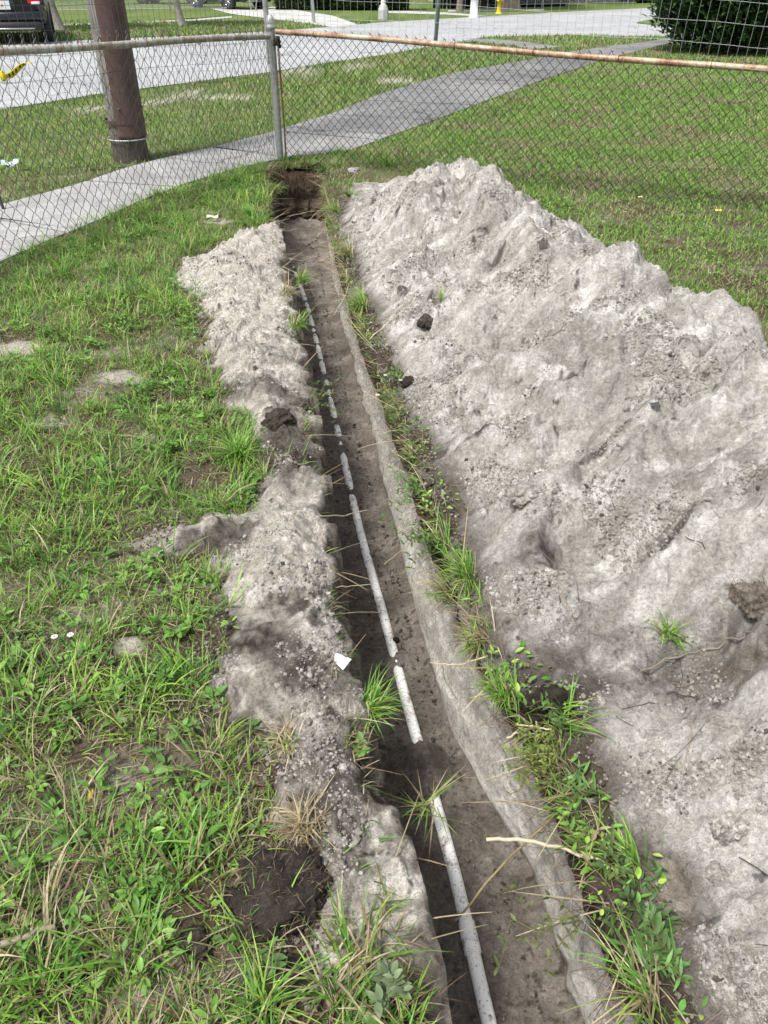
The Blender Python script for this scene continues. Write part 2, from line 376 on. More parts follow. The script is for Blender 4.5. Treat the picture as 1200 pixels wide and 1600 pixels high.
def bury(Y):               # how high soil covers the pipe's centre line (metres above the floor)
    y = Y
    b = np.zeros(np.shape(y))
    b = b + .05 * sst(G(0, 1245, -.43)[1], G(0, 1225, -.43)[1], y) * sst(G(0, 1150, -.43)[1], G(0, 1168, -.43)[1], y)
    n = vn(y / .09, y * 0 + .5, 111); n2 = vn(y / .025, y * 0 + 2.5, 113)
    b = b + sst(G(0, 835, -.43)[1], G(0, 790, -.43)[1], y) * (-.001 + .011 * n + .006 * n2)
    b = b + sst(G(0, 740, -.43)[1], G(0, 620, -.43)[1], y) * (.001 + .007 * n)
    b = b + .003 * sst(G(0, 700, -.43)[1], G(0, 660, -.43)[1], y) * sst(G(0, 610, -.43)[1], G(0, 650, -.43)[1], y)
    b = b + .035 * sst(G(0, 430, -.43)[1], G(0, 375, -.43)[1], y)
    b = b + .014 * sst(G(0, 1040, -.43)[1], G(0, 1030, -.43)[1], y) * sst(G(0, 1005, -.43)[1], G(0, 1020, -.43)[1], y)
    return b
build_ground()

# ------------------------------------------------------------------ spoil heap right of the trench
CR = np.array([(-1.6, 1.5, .25), (-.6, 1.5, .42), (.4, 1.42, .46), (1.2, 1.35, .44), (1.75, 1.3, .43), (2.3, 1.2, .47), (2.7, 1.1, .43), (3.2, 1.02, .44), (3.7, .92, .39), (4.3, .86, .34), (4.8, .75, .35), (5.3, .58, .37), (5.7, .45, .27), (6.0, .3, .11), (6.3, .15, 0.02), (7, .1, -.1)])
def dirst(x, y, a):
    ca, sa = math.cos(R(a)), math.sin(R(a)); return x * ca + y * sa, -x * sa + y * ca
def seg_d(x, y, p, q):
    p = np.asarray(p, float); q = np.asarray(q, float); d = q - p
    t = np.clip(((x - p[0]) * d[0] + (y - p[1]) * d[1]) / (d @ d), 0, 1)
    return np.hypot(x - p[0] - t * d[0], y - p[1] - t * d[1]), t
def heap_h(x, y):
    wx = x + .06 * fbm(x, y, .5, 3, 201); wy = y + .08 * fbm(x, y, .6, 3, 203)
    cx = np.interp(wy, CR[:, 0], CR[:, 1]); cz = np.interp(wy, CR[:, 0], CR[:, 2]); ft = H_foot(y) - .015 + .05 * fbm(x * .6, y, .16, 4, 205)
    t = (wx - ft) / np.maximum(cx - ft, .05)
    up = cz * (1 - (1 - np.clip(t, 0, 1)) ** 1.35); up = np.where(t < 0, t * .5, up)
    dn = cz - (wx - cx) * .62
    h = np.where(t < 1, up, dn)
    h = h - .02 * np.exp(-((t - 1) / .1) ** 2)
    k = sst(0, .18, h)
    # valley between the two dumps near the camera
    d, _ = seg_d(x, y, G(850, 1075)[:2] + [0, 0], G(1230, 960, .25)[:2]); h = h - k * .13 * np.exp(-(d / .15) ** 2)
    d = np.hypot((x - 1.08) / .32, (y - 1.30) / .28); h = h + .10 * np.exp(-d ** 2)
    d = np.hypot((x - .92) / .25, (y - .75) / .3); h = h + .05 * np.exp(-d ** 2)
    # hollows scooped by the bucket
    for px, py, z, rx, ry, dp in ((820, 510, .25, .16, .22, .085), (975, 780, .3, .14, .12, .08), (1160, 950, .3, .12, .10, .05), (700, 740, .08, .1, .1, .03), (880, 650, .25, .22, .2, .04)):
        g = G(px, py, z); ax, ay = dirst(x - g[0], y - g[1], 30); h = h - dp * np.exp(-(ax / rx) ** 2 - (ay / ry) ** 2)
    for px, py, z, r_, dp in ((640, 300, .1, .2, .07), (1100, 830, .35, .16, .07), (850, 900, .15, .2, .05), (830, 790, .15, .10, .05), (760, 330, .3, .25, .05), (1010, 640, .4, .2, .03)):
        g = G(px, py, z); h = h + dp * np.exp(-(np.hypot(x - g[0], y - g[1]) / r_) ** 2) * k
    return h, k, t
def heap_detail(x, y, h, k, t):
    qx = x + .10 * fbm(x, y, .4, 3, 217); qy = y + .10 * fbm(x, y, .4, 3, 218)
    bil = np.abs(fbm(qx, qy, .42, 2, 219, .4)) * 1.6; bil2 = np.abs(vn(qx / .16 + 3, qy / .16, 220)) + .5 * np.abs(vn(qx / .075, qy / .075 + 5, 222))
    h = h + k * (.05 * fbm(x, y, .45, 3, 211) + .12 * bil + .052 * bil2 - .07)
    a0, b0 = dirst(qx, qy, 24); w0 = a0 * .25 + b0; tr = w0 / .24 + 1.3 * fbm(a0 / 2, b0, .5, 3, 224); fr = tr - np.floor(tr)      # slumped ledges
    h = h + k * .045 * (sst(0, .82, fr) - sst(.86, 1, fr)) * sst(-.2, .2, fbm(x, y, .6, 2, 226))
    # lobes that slid down toward the trench, drawn out along the slope
    a, b = dirst(x, y, 24)
    sl = fbm(a / 3.2, b, .13, 5, 221); h = h + k * .042 * sl
    for px, py, z, rx, ry, an, dp, tilt in ((815, 520, .22, .17, .20, 20, .075, .15), (965, 770, .32, .16, .12, -30, .075, .3), (690, 395, .12, .14, .22, 30, .045, .25), (905, 640, .27, .30, .14, 24, .05, .1), (1120, 640, .42, .22, .12, 24, .05, .1), (770, 650, .1, .16, .10, 24, .04, .2), (1060, 900, .28, .20, .10, -10, .05, .2), (880, 440, .3, .2, .12, 30, .05, .2), (1080, 1330, .1, .16, .12, 10, .035, .1)):
        g_ = G(px, py, z); hc = float(heap_h(np.array([g_[0]]), np.array([g_[1]]))[0][0]); ux, uy = dirst(x - g_[0] + .03 * fbm(x, y, .1, 3, 228), y - g_[1] + .03 * fbm(x, y, .1, 3, 229), an)
        slope = .5 * ux; dp = dp * 1.35; hb = hc - dp + slope + dp * 1.3 * ((ux / rx) ** 2 + (uy / ry) ** 2) + .006 * fbm(ux / 4, uy, .03, 3, 230)
        h = np.where(((ux / rx) ** 2 + (uy / ry) ** 2) < 4, np.minimum(h, hb), h)
    ck = np.abs(fbm(x + 3, y, .42, 4, 238)); ck2 = np.abs(fbm(x - 5, y, .2, 4, 239)); zone = sst(.05, .3, fbm(x, y, .6, 2, 240))
    h = h - k * zone * (.016 * sst(.022, .004, ck) + .010 * sst(.03, .006, ck2))
    # broken slabs: cells with their own step and tilt
    f1, f2, idn = worley(x + .08 * fbm(x, y, .2, 3, 232), y + .08 * fbm(x, y, .2, 3, 233), .26, 231)
    sm = sst(.05, .3, fbm(x, y, .7, 2, 235) + .12)
    h = h + k * sm * sst(0, .14, f2 - f1) * (.045 * (idn - .5) + .05 * (idn - .5) * (f1 - .4))
    g1, g2, idg = worley(x + .03 * fbm(x, y, .07, 3, 241), y + .03 * fbm(x, y, .07, 3, 242), .085, 243)
    h = h + k * (.016 * (idg - .5)) * sst(0, .15, g2 - g1) * sst(-.1, .3, fbm(x, y, .4, 3, 245)) 
    # crumbs
    cm = (.30 + .80 * sst(-.05, .22, fbm(x, y, .38, 4, 251))) * (.65 + .35 * sst(.9, .2, t))
    smooth = sst(.1, .3, fbm(a / 2.5, b, .3, 3, 253)); cm = cm * (1 - .65 * smooth)
    c1, _, i1 = worley(x, y, .034, 255); c2, _, i2 = worley(x, y, .017, 257); c3, _, i3 = worley(x, y, .06, 259)
    k2 = sst(-.01, .05, h)
    h = h + k2 * cm * (.012 * (i1 > .35) * i1 * np.clip(1 - (c1 / .62) ** 2, 0, 1) + .007 * (i2 > .25) * np.clip(1 - (c2 / .6) ** 2, 0, 1) + .019 * (i3 > .80) * np.clip(1 - (c3 / .6) ** 2, 0, 1))
    h = h + k2 * (.0085 * fbm(x, y, .03, 4, 261) + .007 * np.abs(vn(x / .018, y / .018, 267)) + .006 * np.abs(vn(x / .045, y / .045, 268)))
    h = h + k * .02 * fbm(x, y, .11, 4, 263)
    h = np.maximum(h, np.where((t > .12) & (t < 1.05), .03 + .01 * fbm(x, y, .05, 3, 265), -9))
    return h, cm, sl, sm, idn, i1, smooth
def spoil_color(x, y, cm, sl, rnd, smooth):
    n = fbm(x, y, .5, 5, 271); n2 = fbm(x, y, .09, 4, 273)
    a, b = dirst(x, y, 24); st = fbm(a / 4, b, .06, 5, 275)
    c = mixc((.40, .378, .342), (.62, .595, .552), sst(-.32, .35, .5 * n + .5 * n2 + .5 * st))
    c = mixc(c, (.82, .80, .76), .9 * sst(.05, .5, .6 * fbm(x, y, .33, 5, 277) + .5 * st + .5 * n2))
    c = mixc(c, (.72, .70, .67), cm * (rnd > .72) * .7)
    c = mixc(c, (.36, .335, .305), smooth * sst(-.1, .3, -n) * .5)
    dk = sst(.36, .50, fbm(x, y, .16, 5, 279) + .18 * n2); c = mixc(c, (.07, .06, .052), dk * .85)
    dk2 = sst(.40, .5, fbm(x, y, .045, 4, 283) + .25 * fbm(x, y, .5, 2, 284)); c = mixc(c, (.055, .047, .04), dk2 * .8)
    return c
def heightfield_obj(name, X, Y, Z, C, low, mat):
    keepv = Z > low
    F = grid_faces(*X.shape); kv = keepv.ravel(); F = F[kv[F].any(1)]
    used = np.zeros(X.size, bool); used[F.ravel()] = True; idx = np.cumsum(used) - 1
    V = np.stack([X, Y, Z], 2).reshape(-1, 3)[used]
    return mk(name, V, idx[F], mat, None, C.reshape(-1, 3)[used])
def build_heap():
    y = -.9; ys = []
    while y < 6.5: ys.append(y); y += (.02 if y < .35 else .0042 + .0016 * max(y - .6, 0))
    Y = np.array(ys); s = np.concatenate([np.linspace(0, 1, 300, endpoint=False), np.linspace(1, 1.75, 100)])
    f = H_foot(Y) - .10; e = np.maximum(np.interp(Y, CR[:, 0], CR[:, 1]) - f, .35)
    X = f[:, None] + e[:, None] * s; YY = np.repeat(Y[:, None], len(s), 1)
    h, k, t = heap_h(X, YY); h, cm, sl, sm, idn, i1, smt = heap_detail(X, YY, h, k, t)
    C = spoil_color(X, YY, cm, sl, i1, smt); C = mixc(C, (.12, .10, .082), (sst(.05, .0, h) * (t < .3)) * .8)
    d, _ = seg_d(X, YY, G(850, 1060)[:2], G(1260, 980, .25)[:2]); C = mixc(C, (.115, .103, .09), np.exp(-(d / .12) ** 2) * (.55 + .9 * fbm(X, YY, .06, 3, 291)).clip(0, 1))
    for px, py, z, r_, cc in ((1165, 950, .3, .08, (.22, .19, .155)), (670, 490, .1, .07, (.05, .04, .034)), (1060, 775, .35, .05, (.06, .05, .045)), (870, 1110, .0, .08, (.05, .04, .032)), (850, 830, .15, .07, (.1, .09, .08)), (880, 1060, .05, .1, (.1, .085, .07))):
        g = G(px, py, z); C = mixc(C, cc, (np.exp(-(np.hypot(X - g[0], YY - g[1]) / r_) ** 4) * (.7 + .9 * fbm(X, YY, .04, 3, 295))).clip(0, 1))
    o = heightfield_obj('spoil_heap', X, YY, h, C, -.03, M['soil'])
    tag(o, 'long high heap of pale grey sandy spoil piled along the right side of the trench', 'dirt pile')
    return X, YY, h
HX, HY, HZ = build_heap()

# ------------------------------------------------------------------ low spoil ridge left of the trench
def build_ridge():
    y = .45; ys = []
    while y < 5.7: ys.append(y); y += .0042 + .0017 * max(y - .6, 0)
    Y = np.array(ys); s = np.linspace(-1.02, .085, 260)
    X = (L_rim(Y)[:, None] + s); YY = np.repeat(Y[:, None], len(s), 1)
    d = sdpoly(X + .10 * fbm(X, YY, .16, 4, 301), YY + .10 * fbm(X, YY, .16, 4, 303), RID); d = d - .03 * sst(-.1, .3, fbm(X, YY, .09, 3, 304)) * (s < -.25)
    hm = .058 + .05 * fbm(YY * 0 + 1, YY, .5, 3, 305)
    gap = np.exp(-((YY - G(450, 725)[1]) / .14) ** 2); hm = hm * (1 - .45 * gap)
    k = sst(-.01, .16, d); over = sst(-.03, .0, s)[None, :] * np.ones_like(X); h = np.where(d > 0, hm * (1 - (1 - np.clip(d / .24, 0, 1)) ** 2), d * (.35 + 2.6 * over)) + gz(X, YY)
    thin = sst(G(0, 1490)[1], G(0, 1250)[1], YY); h = h * (.38 + .62 * thin)
    tongue = sst(-.42, -.30, s)[None, :]; h = np.where(d > 0, h * (.35 + .65 * tongue), h)
    h = h + k * (.035 * fbm(X, YY, .2, 4, 311) + .018 * ridged(X, YY, .17, 4, 313) - .01)
    f1, f2, idn = worley(X + .05 * fbm(X, YY, .1, 3, 315), YY + .05 * fbm(X, YY, .1, 3, 316), .13, 317); h = h + k * .035 * (idn - .5) * sst(0, .15, f2 - f1)
    cm = sst(-.25, .1, fbm(X, YY, .3, 4, 321)) * sst(-.01, .04, d)
    c1, _, i1 = worley(X, YY, .03, 325); c2, _, i2 = worley(X, YY, .015, 327); c3, _, i3 = worley(X, YY, .055, 329)
    h = h + cm * (.010 * (i1 > .3) * i1 * np.clip(1 - (c1 / .62) ** 2, 0, 1) + .006 * (i2 > .25) * np.clip(1 - (c2 / .6) ** 2, 0, 1) + .018 * (i3 > .75) * np.clip(1 - (c3 / .6) ** 2, 0, 1))
    h = h + sst(-.01, .04, d) * .007 * fbm(X, YY, .03, 4, 331) + k * .02 * np.abs(vn(X / .08, YY / .08, 337))
    C = spoil_color(X + 11, YY + 5, cm, 0, i1, cm * 0)
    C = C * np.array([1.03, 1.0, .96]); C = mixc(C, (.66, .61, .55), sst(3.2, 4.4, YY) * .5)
    C = mixc(C, (.07, .058, .046), gap * (1.0 + .5 * fbm(X, YY, .06, 4, 333)).clip(0, 1))
    for px, py, z, rx, ry, cc in ((370, 1000, .03, .16, .07, (.06, .05, .04)), (440, 940, .05, .05, .05, (.1, .09, .075)), (470, 1050, .08, .05, .06, (.09, .08, .07)), (335, 620, .0, .08, .12, (.06, .05, .04)), (440, 660, .1, .06, .08, (.07, .06, .05)), (400, 1150, .05, .1, .12, (.11, .09, .075)), (520, 1200, .06, .1, .1, (.13, .11, .095)), (350, 830, .03, .12, .06, (.13, .11, .09)), (530, 1290, .05, .1, .1, (.10, .085, .07))):
        g = G(px, py, z); e = np.exp(-(((X - g[0]) / rx) ** 2 + ((YY - g[1]) / ry) ** 2) ** 2); C = mixc(C, cc, (e * (.75 + 1.2 * fbm(X, YY, .03, 4, 335))).clip(0, 1))
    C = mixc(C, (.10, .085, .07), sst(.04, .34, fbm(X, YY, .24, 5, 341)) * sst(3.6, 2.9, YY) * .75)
    edge = sst(.035, 0, d); C = mixc(C, (.13, .11, .088), edge * .8)
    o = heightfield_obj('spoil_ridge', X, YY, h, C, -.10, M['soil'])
    tag(o, 'low narrow ridge of crumbly pale sand between the grass and the left trench edge', 'dirt pile')
    return X, YY, h
LX, LY, LZ = build_ridge()

# surface sampler so that things rest on what is there
def top_z(x, y):
    z = float(gz(np.array([float(x)]), np.array([float(y)]))[0])
    for (X, Y, Z) in ((HX, HY, HZ), (LX, LY, LZ)):
        r = int(np.argmin(np.abs(Y[:, 0] - y)))
        if abs(Y[r, 0] - y) < .06 and X[r, 0] <= x <= X[r, -1]: z = max(z, float(np.interp(x, X[r], Z[r])))
    return z
def at(px, py):            # the point of the soil surface seen at this place of the photo
    z = 0.0
    for _ in range(12):
        g = G(px, py, z); z = .5 * z + .5 * top_z(g[0], g[1])
    g = G(px, py, z); return np.array([g[0], g[1], top_z(g[0], g[1])])

# ------------------------------------------------------------------ blades and leaves
GREENS = np.array([1.13, 1.42, .92]) * np.array([(.15, .235, .045), (.105, .19, .04), (.20, .28, .065), (.085, .16, .035), (.25, .30, .085), (.13, .22, .065)])
STRAW = np.array([(.42, .36, .22), (.34, .28, .16), (.25, .18, .10), (.48, .42, .28)])
BL = (1, .95, .75, .45, .02)
LF = (.12, .85, 1, .7, .04)
LFW = (.2, .95, 1.0, .8, .06)
def blades(mb, P, az, L, W, lean, curve, col, prof=BL, fold=.0, seg=None):
    n = len(P)
    if n == 0: return
    k = len(prof); t = np.linspace(0, 1, k); th = lean[:, None] + curve[:, None] * t
    ds = L[:, None] / (k - 1); thm = (th[:, 1:] + th[:, :-1]) / 2
    hr = np.concatenate([np.zeros((n, 1)), np.cumsum(np.sin(thm) * ds, 1)], 1); zz = np.concatenate([np.zeros((n, 1)), np.cumsum(np.cos(thm) * ds, 1)], 1)
    ca, sa = np.cos(az)[:, None], np.sin(az)[:, None]
    S = np.stack([P[:, 0, None] + hr * ca, P[:, 1, None] + hr * sa, P[:, 2, None] + zz], 2)
    tw = rng.uniform(-.5, .5, n)[:, None] * t
    side = np.stack([-np.sin(az[:, None] + tw), np.cos(az[:, None] + tw), 0 * tw + rng.uniform(-.35, .35, (n, 1))], 2)
    hw = (W[:, None] * .5) * np.array(prof)[None]
    nrm = np.stack([-np.cos(th) * ca, -np.cos(th) * sa, np.sin(th)], 2)
    if fold > 0:
        A = S - side * hw[..., None] + nrm * (hw * fold)[..., None]; B = S; C_ = S + side * hw[..., None] + nrm * (hw * fold)[..., None]
        V = np.stack([A, B, C_], 2).reshape(n, k * 3, 3); c = 3
        q = np.array([[i * 3 + j, i * 3 + j + 1, i * 3 + j + 4, i * 3 + j + 3] for i in range(k - 1) for j in (0, 1)])
    else:
        V = np.stack([S - side * hw[..., None], S + side * hw[..., None]], 2).reshape(n, k * 2, 3); c = 2
        q = np.array([[i * 2, i * 2 + 1, i * 2 + 3, i * 2 + 2] for i in range(k - 1)])
    F = q[None] + (np.arange(n) * k * c)[:, None, None]
    cc = np.repeat(col[:, None], k * c, 1)
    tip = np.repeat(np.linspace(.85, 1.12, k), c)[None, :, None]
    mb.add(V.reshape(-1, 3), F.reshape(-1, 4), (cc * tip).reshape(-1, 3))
def pick(n, straw=.15, pal=GREENS):
    c = pal[rng.integers(0, len(pal), n)] * rng.uniform(.7, 1.3, (n, 1)) * rng.uniform(.9, 1.1, (n, 3))
    s = rng.random(n) < straw; c[s] = STRAW[rng.integers(0, len(STRAW), s.sum())] * rng.uniform(.7, 1.2, (s.sum(), 1)); return c
def U(a, b, n): return rng.uniform(a, b, n)

# ------------------------------------------------------------------ crumbs and clods
ICO = None
def ico(sub=1):
    import bmesh
    bm = bmesh.new(); bmesh.ops.create_icosphere(bm, subdivisions=sub, radius=1)
    V = np.array([v.co[:] for v in bm.verts]); F = np.array([[v.index for v in f.verts] for f in bm.faces]); bm.free(); return V, F
IV1, IF1 = ico(1); IV2, IF2 = ico(2); IV3, IF3 = ico(5)
def scatter_lumps(name, P, r, C, label, cat):
    n = len(P); k = len(IV1)
    sc = r[:, None] * rng.uniform(.7, 1.3, (n, 3)); j = 1 + rng.uniform(-.28, .28, (n, k, 1))
    V = P[:, None] + IV1[None] * j * sc[:, None]
    F = IF1[None] + (np.arange(n) * k)[:, None, None]
    o = mk(name, V.reshape(-1, 3), F.reshape(-1, 3), M['attr'], None, np.repeat(C, k, 0), False)
    tag(o, label, cat, kind='stuff')
def crumbs():
    P = []; C = []; Rr = []
    for (X, Y, Z, n, seed) in ((HX, HY, HZ, 110000, 401), (LX, LY, LZ, 45000, 403)):
        r_ = rng.integers(0, X.shape[0], n * 3); c_ = rng.integers(0, int(X.shape[1] * (.8 if X is HX else 1)), n * 3)
        x = X[r_, c_]; y = Y[r_, c_]; z = Z[r_, c_]
        pr = sst(.0, .35, fbm(x, y, .25, 4, seed)) * (z > .012) * np.where(y < .3, 0, 1)
        m = rng.random(len(x)) < pr; x, y, z = x[m][:n], y[m][:n], z[m][:n]
        rad = np.exp(rng.normal(-6.15, .6, len(x))).clip(.001, .008)
        P.append(np.stack([x, y, z + rad * rng.uniform(-.3, .35, len(x))], 1)); Rr.append(rad)
        u = rng.random(len(x)); c = np.where(u[:, None] < .035, np.array([.11, .096, .082]), np.where(u[:, None] < .7, np.array([.35, .325, .29]), np.array([.50, .475, .44]))) * rng.uniform(.8, 1.15, (len(x), 1))
        C.append(c)
    scatter_lumps('soil_crumbs', np.concatenate(P), np.concatenate(Rr), np.concatenate(C), 'loose pale and dark crumbs of sandy soil strewn over both spoil banks', 'soil crumbs')
    # crumbs fallen on the trench floor and on the yard next to the banks
    n = 3200; y = rng.uniform(.45, 6.8, n); u = rng.random(n); u = np.where(rng.random(n) < .5, u ** 2.5 * .5, 1 - u ** 2.5 * .5)
    x = L_rim(y) + .05 + (R_rim(y) - L_rim(y) - .13) * u; rad = np.exp(rng.normal(-5.9, .5, n)).clip(.001, .012)
    n2 = 7000; i_ = rng.integers(0, len(RID), n2); t_ = rng.random((n2, 1)); q_ = RID[i_] * (1 - t_) + RID[(i_ + 1) % len(RID)] * t_ + rng.normal(0, .05, (n2, 2)); q_ = q_[q_[:, 0] < L_rim(q_[:, 1]) - .01]; yh = U(.5, 6.2, 2600); qh = np.stack([H_foot(yh) - np.abs(rng.normal(0, .05, 2600)), yh], 1); qh = qh[qh[:, 0] > R_rim(qh[:, 1]) + .005]; q_ = np.vstack([q_, qh]); r2 = np.exp(rng.normal(-6.0, .5, len(q_))).clip(.001, .012)
    scatter_lumps('strewn_crumbs', np.stack([q_[:, 0], q_[:, 1], gz(q_[:, 0], q_[:, 1]) + .003], 1), r2, np.where(rng.random((len(q_), 1)) < .3, np.array([.10, .083, .066]), np.array([.33, .305, .27])) * rng.uniform(.8, 1.15, (len(q_), 1)), 'crumbs of sand strewn around the feet of both spoil banks', 'soil crumbs')
    P1 = np.stack([x, y, np.full(n, -DEP + .006) + .02 * (np.abs(u - .5) > .46)], 1)
    C1 = np.where(rng.random((n, 1)) < .15, np.array([.07, .06, .05]), np.array([.22, .195, .165])) * rng.uniform(.8, 1.2, (n, 1))
    scatter_lumps('trench_crumbs', P1, rad, C1, 'small crumbs of soil fallen on the trench floor', 'soil crumbs')
crumbs()
def clod(name, px, py, size, col, label, cat='clod', z=None, seed=0, sq=(1, 1, .7), rough=.22, mat='soil', group=None, sink=.42, res=None):
    p = at(px, py) if z is None else G(px, py, z)
    V = IV3 * 1.0
    n = fbm(V[:, 0] + seed, V[:, 1] * 1.0 + V[:, 2] * .7, .9, 4, 500 + seed) * 1.2 + .6 * fbm(V[:, 2] + seed, V[:, 0] - V[:, 1], .35, 3, 520 + seed)
    a2 = worley(V[:, 0] * 1.1 + V[:, 2] * .8 + seed, V[:, 1] * 1.1 - V[:, 2] * .6, .34, 560 + seed); fine = fbm(V[:, 0] + V[:, 2] * .9 + seed, V[:, 1] - V[:, 2] * .8, .13, 3, 570 + seed)
    V = V * (1 + rough * 1.6 * n[:, None] + (.07 * (1 - a2[0]) - .035 + .14 * fine)[:, None]) * np.array(sq) * size
    c = mixc(np.array(col) * .75, np.array(col) * 1.25, sst(-.4, .4, fbm(V[:, 0] / size, V[:, 1] / size, .4, 3, 540 + seed)))
    o = mk(name, V, IF3, M[mat], None, c); o.location = (p[0], p[1], p[2] + size * sq[2] * (1 - 2 * sink) * .5 - size * .1)
    if name == 'sod_clump':
        n_ = 900; k_ = rng.integers(0, len(V), n_); P_ = V[k_]; m_ = P_[:, 2] > -size * .1; P_ = P_[m_]; n_ = len(P_); fb = MB(); blades(fb, P_ * 1.0, np.arctan2(P_[:, 1], P_[:, 0]) + rng.normal(0, 1.2, n_), U(.008, .03, n_), U(.0007, .0015, n_), U(.5, 1.6, n_), U(0, 1.5, n_), np.array([(.16, .12, .08)]) * rng.uniform(.4, 1.6, (n_, 1))); fb.build('root_fibres', M['leaf'], o, smooth=False)
    return tag(o, label, cat, group)
clod('sod_clump', 436, 1395, .088, (.06, .05, .042), 'large dark clump of black soil with matted fibres lying by the left grass', 'clod', seed=1, sq=(1.1, 1, .75), rough=.16)
clod('sod_clump', 424, 268, .05, (.05, .04, .032), 'dark torn sod on the left corner of the trench end wall', seed=31, sq=(1.2, .8, .8))
clod('sod_clump', 497, 262, .045, (.045, .036, .028), 'dark torn sod on the right corner of the trench end wall', seed=32, sq=(1.2, .8, .8))
clod('sod_clump', 455, 256, .04, (.06, .047, .036), 'brown torn sod lump just in front of the corner post', seed=33, sq=(1.4, .8, .6))
clod('soil_clod', 436, 655, .055, (.085, .07, .056), 'dark rounded clod on the left ridge next to a bare gap in it', seed=2)
clod('soil_clod', 470, 632, .035, (.16, .14, .12), 'small grey clod near the dark clod on the left ridge', seed=3)
clod('soil_clod', 640, 598, .032, (.06, .05, .04), 'dark clod wedged at the right trench lip beside the white daisies', seed=4)
clod('soil_clod', 668, 488, .042, (.10, .084, .07), 'dark root-bound clod lodged in the far part of the big heap', seed=5)
clod('soil_clod', 305, 1478, .03, (.08, .066, .052), 'small brown clod sitting in the near left grass', seed=8)
clod('soil_clod', 440, 1530, .045, (.085, .07, .056), 'brown earth clod at the bottom edge by the near grass', seed=9)
clod('sod_clump', 1178, 940, .055, (.30, .265, .225), 'big brown slab of sod with roots sticking out of the heap at the right', 'clod', seed=10, sq=(1, .8, .75), rough=.2)
clod('white_rock', 1137, 1293, .030, (.62, .59, .54), 'pointed pale chunk of hard sand standing on the near heap', 'rock', seed=13, sq=(1, .7, 1.15), rough=.3)
clod('white_rock', 823, 775, .045, (.5, .47, .43), 'pale cracked slab of sand on the middle of the heap', 'rock', seed=14, sq=(1.4, .9, .7), rough=.3)
clod('white_rock', 552, 268, .045, (.55, .55, .56), 'white and black stone on the bare ground by the trench end', 'rock', seed=15, rough=.3)
clod('round_stone', 618, 1001, .0135, (.035, .03, .027), 'round dark pebble beside the pipe on the trench floor', 'stone', z=-DEP + .005, seed=16, rough=.08, sq=(1, 1, .9))
clod('white_rock', 1120, 1365, .02, (.5, .47, .43), 'small pale lump just below the pointed sand chunk', 'rock', seed=17)
clod('soil_clod', 855, 1105, .06, (.045, .037, .03), 'black root-bound clod overhanging the near right lip of the trench', seed=18, sq=(1, .8, .8))

# ------------------------------------------------------------------ pipe
def build_pipe():
    th = thing('water_pipe', (0, 0, 0), 'long white plastic water pipe half buried along the trench floor', 'pipe')
    m, n, b = newmat('dirty_white_pvc'); co = coords(n)
    f = noise(n, co, 28, 6, .75); f2 = noise(n, co, 160, 4, .7)
    dirt = mul(n, ramp(n, f, [(.36, (.45, .39, .34)), (.46, (1, 1, 1))]), ramp(n, f2, [(.36, (.22, .18, .15)), (.41, (1, 1, 1))]))
    c = N(n, 'ShaderNodeRGB'); c.outputs[0].default_value = (.90, .91, .90, 1)
    n.links.new(mul(n, c.outputs[0], dirt), b.inputs['Base Color']); b.inputs['Roughness'].default_value = .45
    bump(n, b, [(f2, .001, .5)])
    Y = np.arange(.0, 6.25, .03); X = np.interp(Y, PIPE[:, 1], PIPE[:, 0]); X = np.convolve(np.pad(X, 8, mode='edge'), np.ones(17) / 17, 'valid')
    # depth of the pipe in the floor
    z = np.interp(Y, [0, .9, 1.2, 1.6, 2.2, 2.8, 4, 6.3], [-.450, -.452, -.456, -.460, -.465, -.4675, -.4685, -.4695])
    MB().tube(np.stack([X, Y, z], 1), .0168, 20).build('pipe_run', m, th)
    yc = G(0, 1450, -.43)[1]; i = np.argmin(abs(Y - yc)); p = np.array([X[i], Y[i], z[i]]); d = np.array([X[i + 1], Y[i + 1], z[i + 1]]) - p; d /= np.linalg.norm(d)
    L = [(-.035, .0168), (-.035, .0198), (.0, .0200), (.0, .0208), (.004, .0208), (.004, .0199), (.035, .0198), (.035, .0168)]
    mb = MB()
    mb.tube(np.array([p + d * a for a, _ in L]), np.array([r_ for _, r_ in L]), 20, cap=False); mb.build('coupling', m, th, smooth=False)
build_pipe()

VOID = [(400, 292, .16, .14), (528, 268, .16, .14), (455, 258, .12, .08), (190, 590, .11, .09), (100, 535, .0, 0), (20, 545, .16, .12), (270, 845, .16, .08), (200, 1010, .05, .05), (430, 1400, .13, .12), (330, 840, .12, .07), (300, 1010, .05, .04), (150, 1180, .05, .05), (380, 370, .0, .0), (340, 350, .15, .1), (300, 1180, .06, .06), (290, 1450, .04, .05), (440, 1540, .08, .08)]
def density(x, y):
    d = 1.0 - .0 * x
    for px, py, rx, ry in VOID:
        if rx > 0:
            g = G(px, py); d = d * (1 - .93 * np.exp(-(((x - g[0]) / rx) ** 2 + ((y - g[1]) / ry) ** 2) ** 1.5))
    rd = sdpoly(x, y, RID) + .11 * fbm(x, y, .12, 3, 613); d = d * sst(.07, -.03, rd)
    d = d * np.where(y > YE + .05, .8, sst(.008, -.02, x - L_rim(y)))
    return d
def place(n, x0, x1, y0, y1, near=1.0):
    # density falls with distance
    y = y0 + (y1 - y0) * rng.random(n) ** near; x = U(x0, x1, n) ; return x, y
def in_view(x, y, m=.25):
    w_ = y * math.cos(_p) + H * math.sin(_p); return (np.abs(x) < (.5 + .02) * w_ + m) 
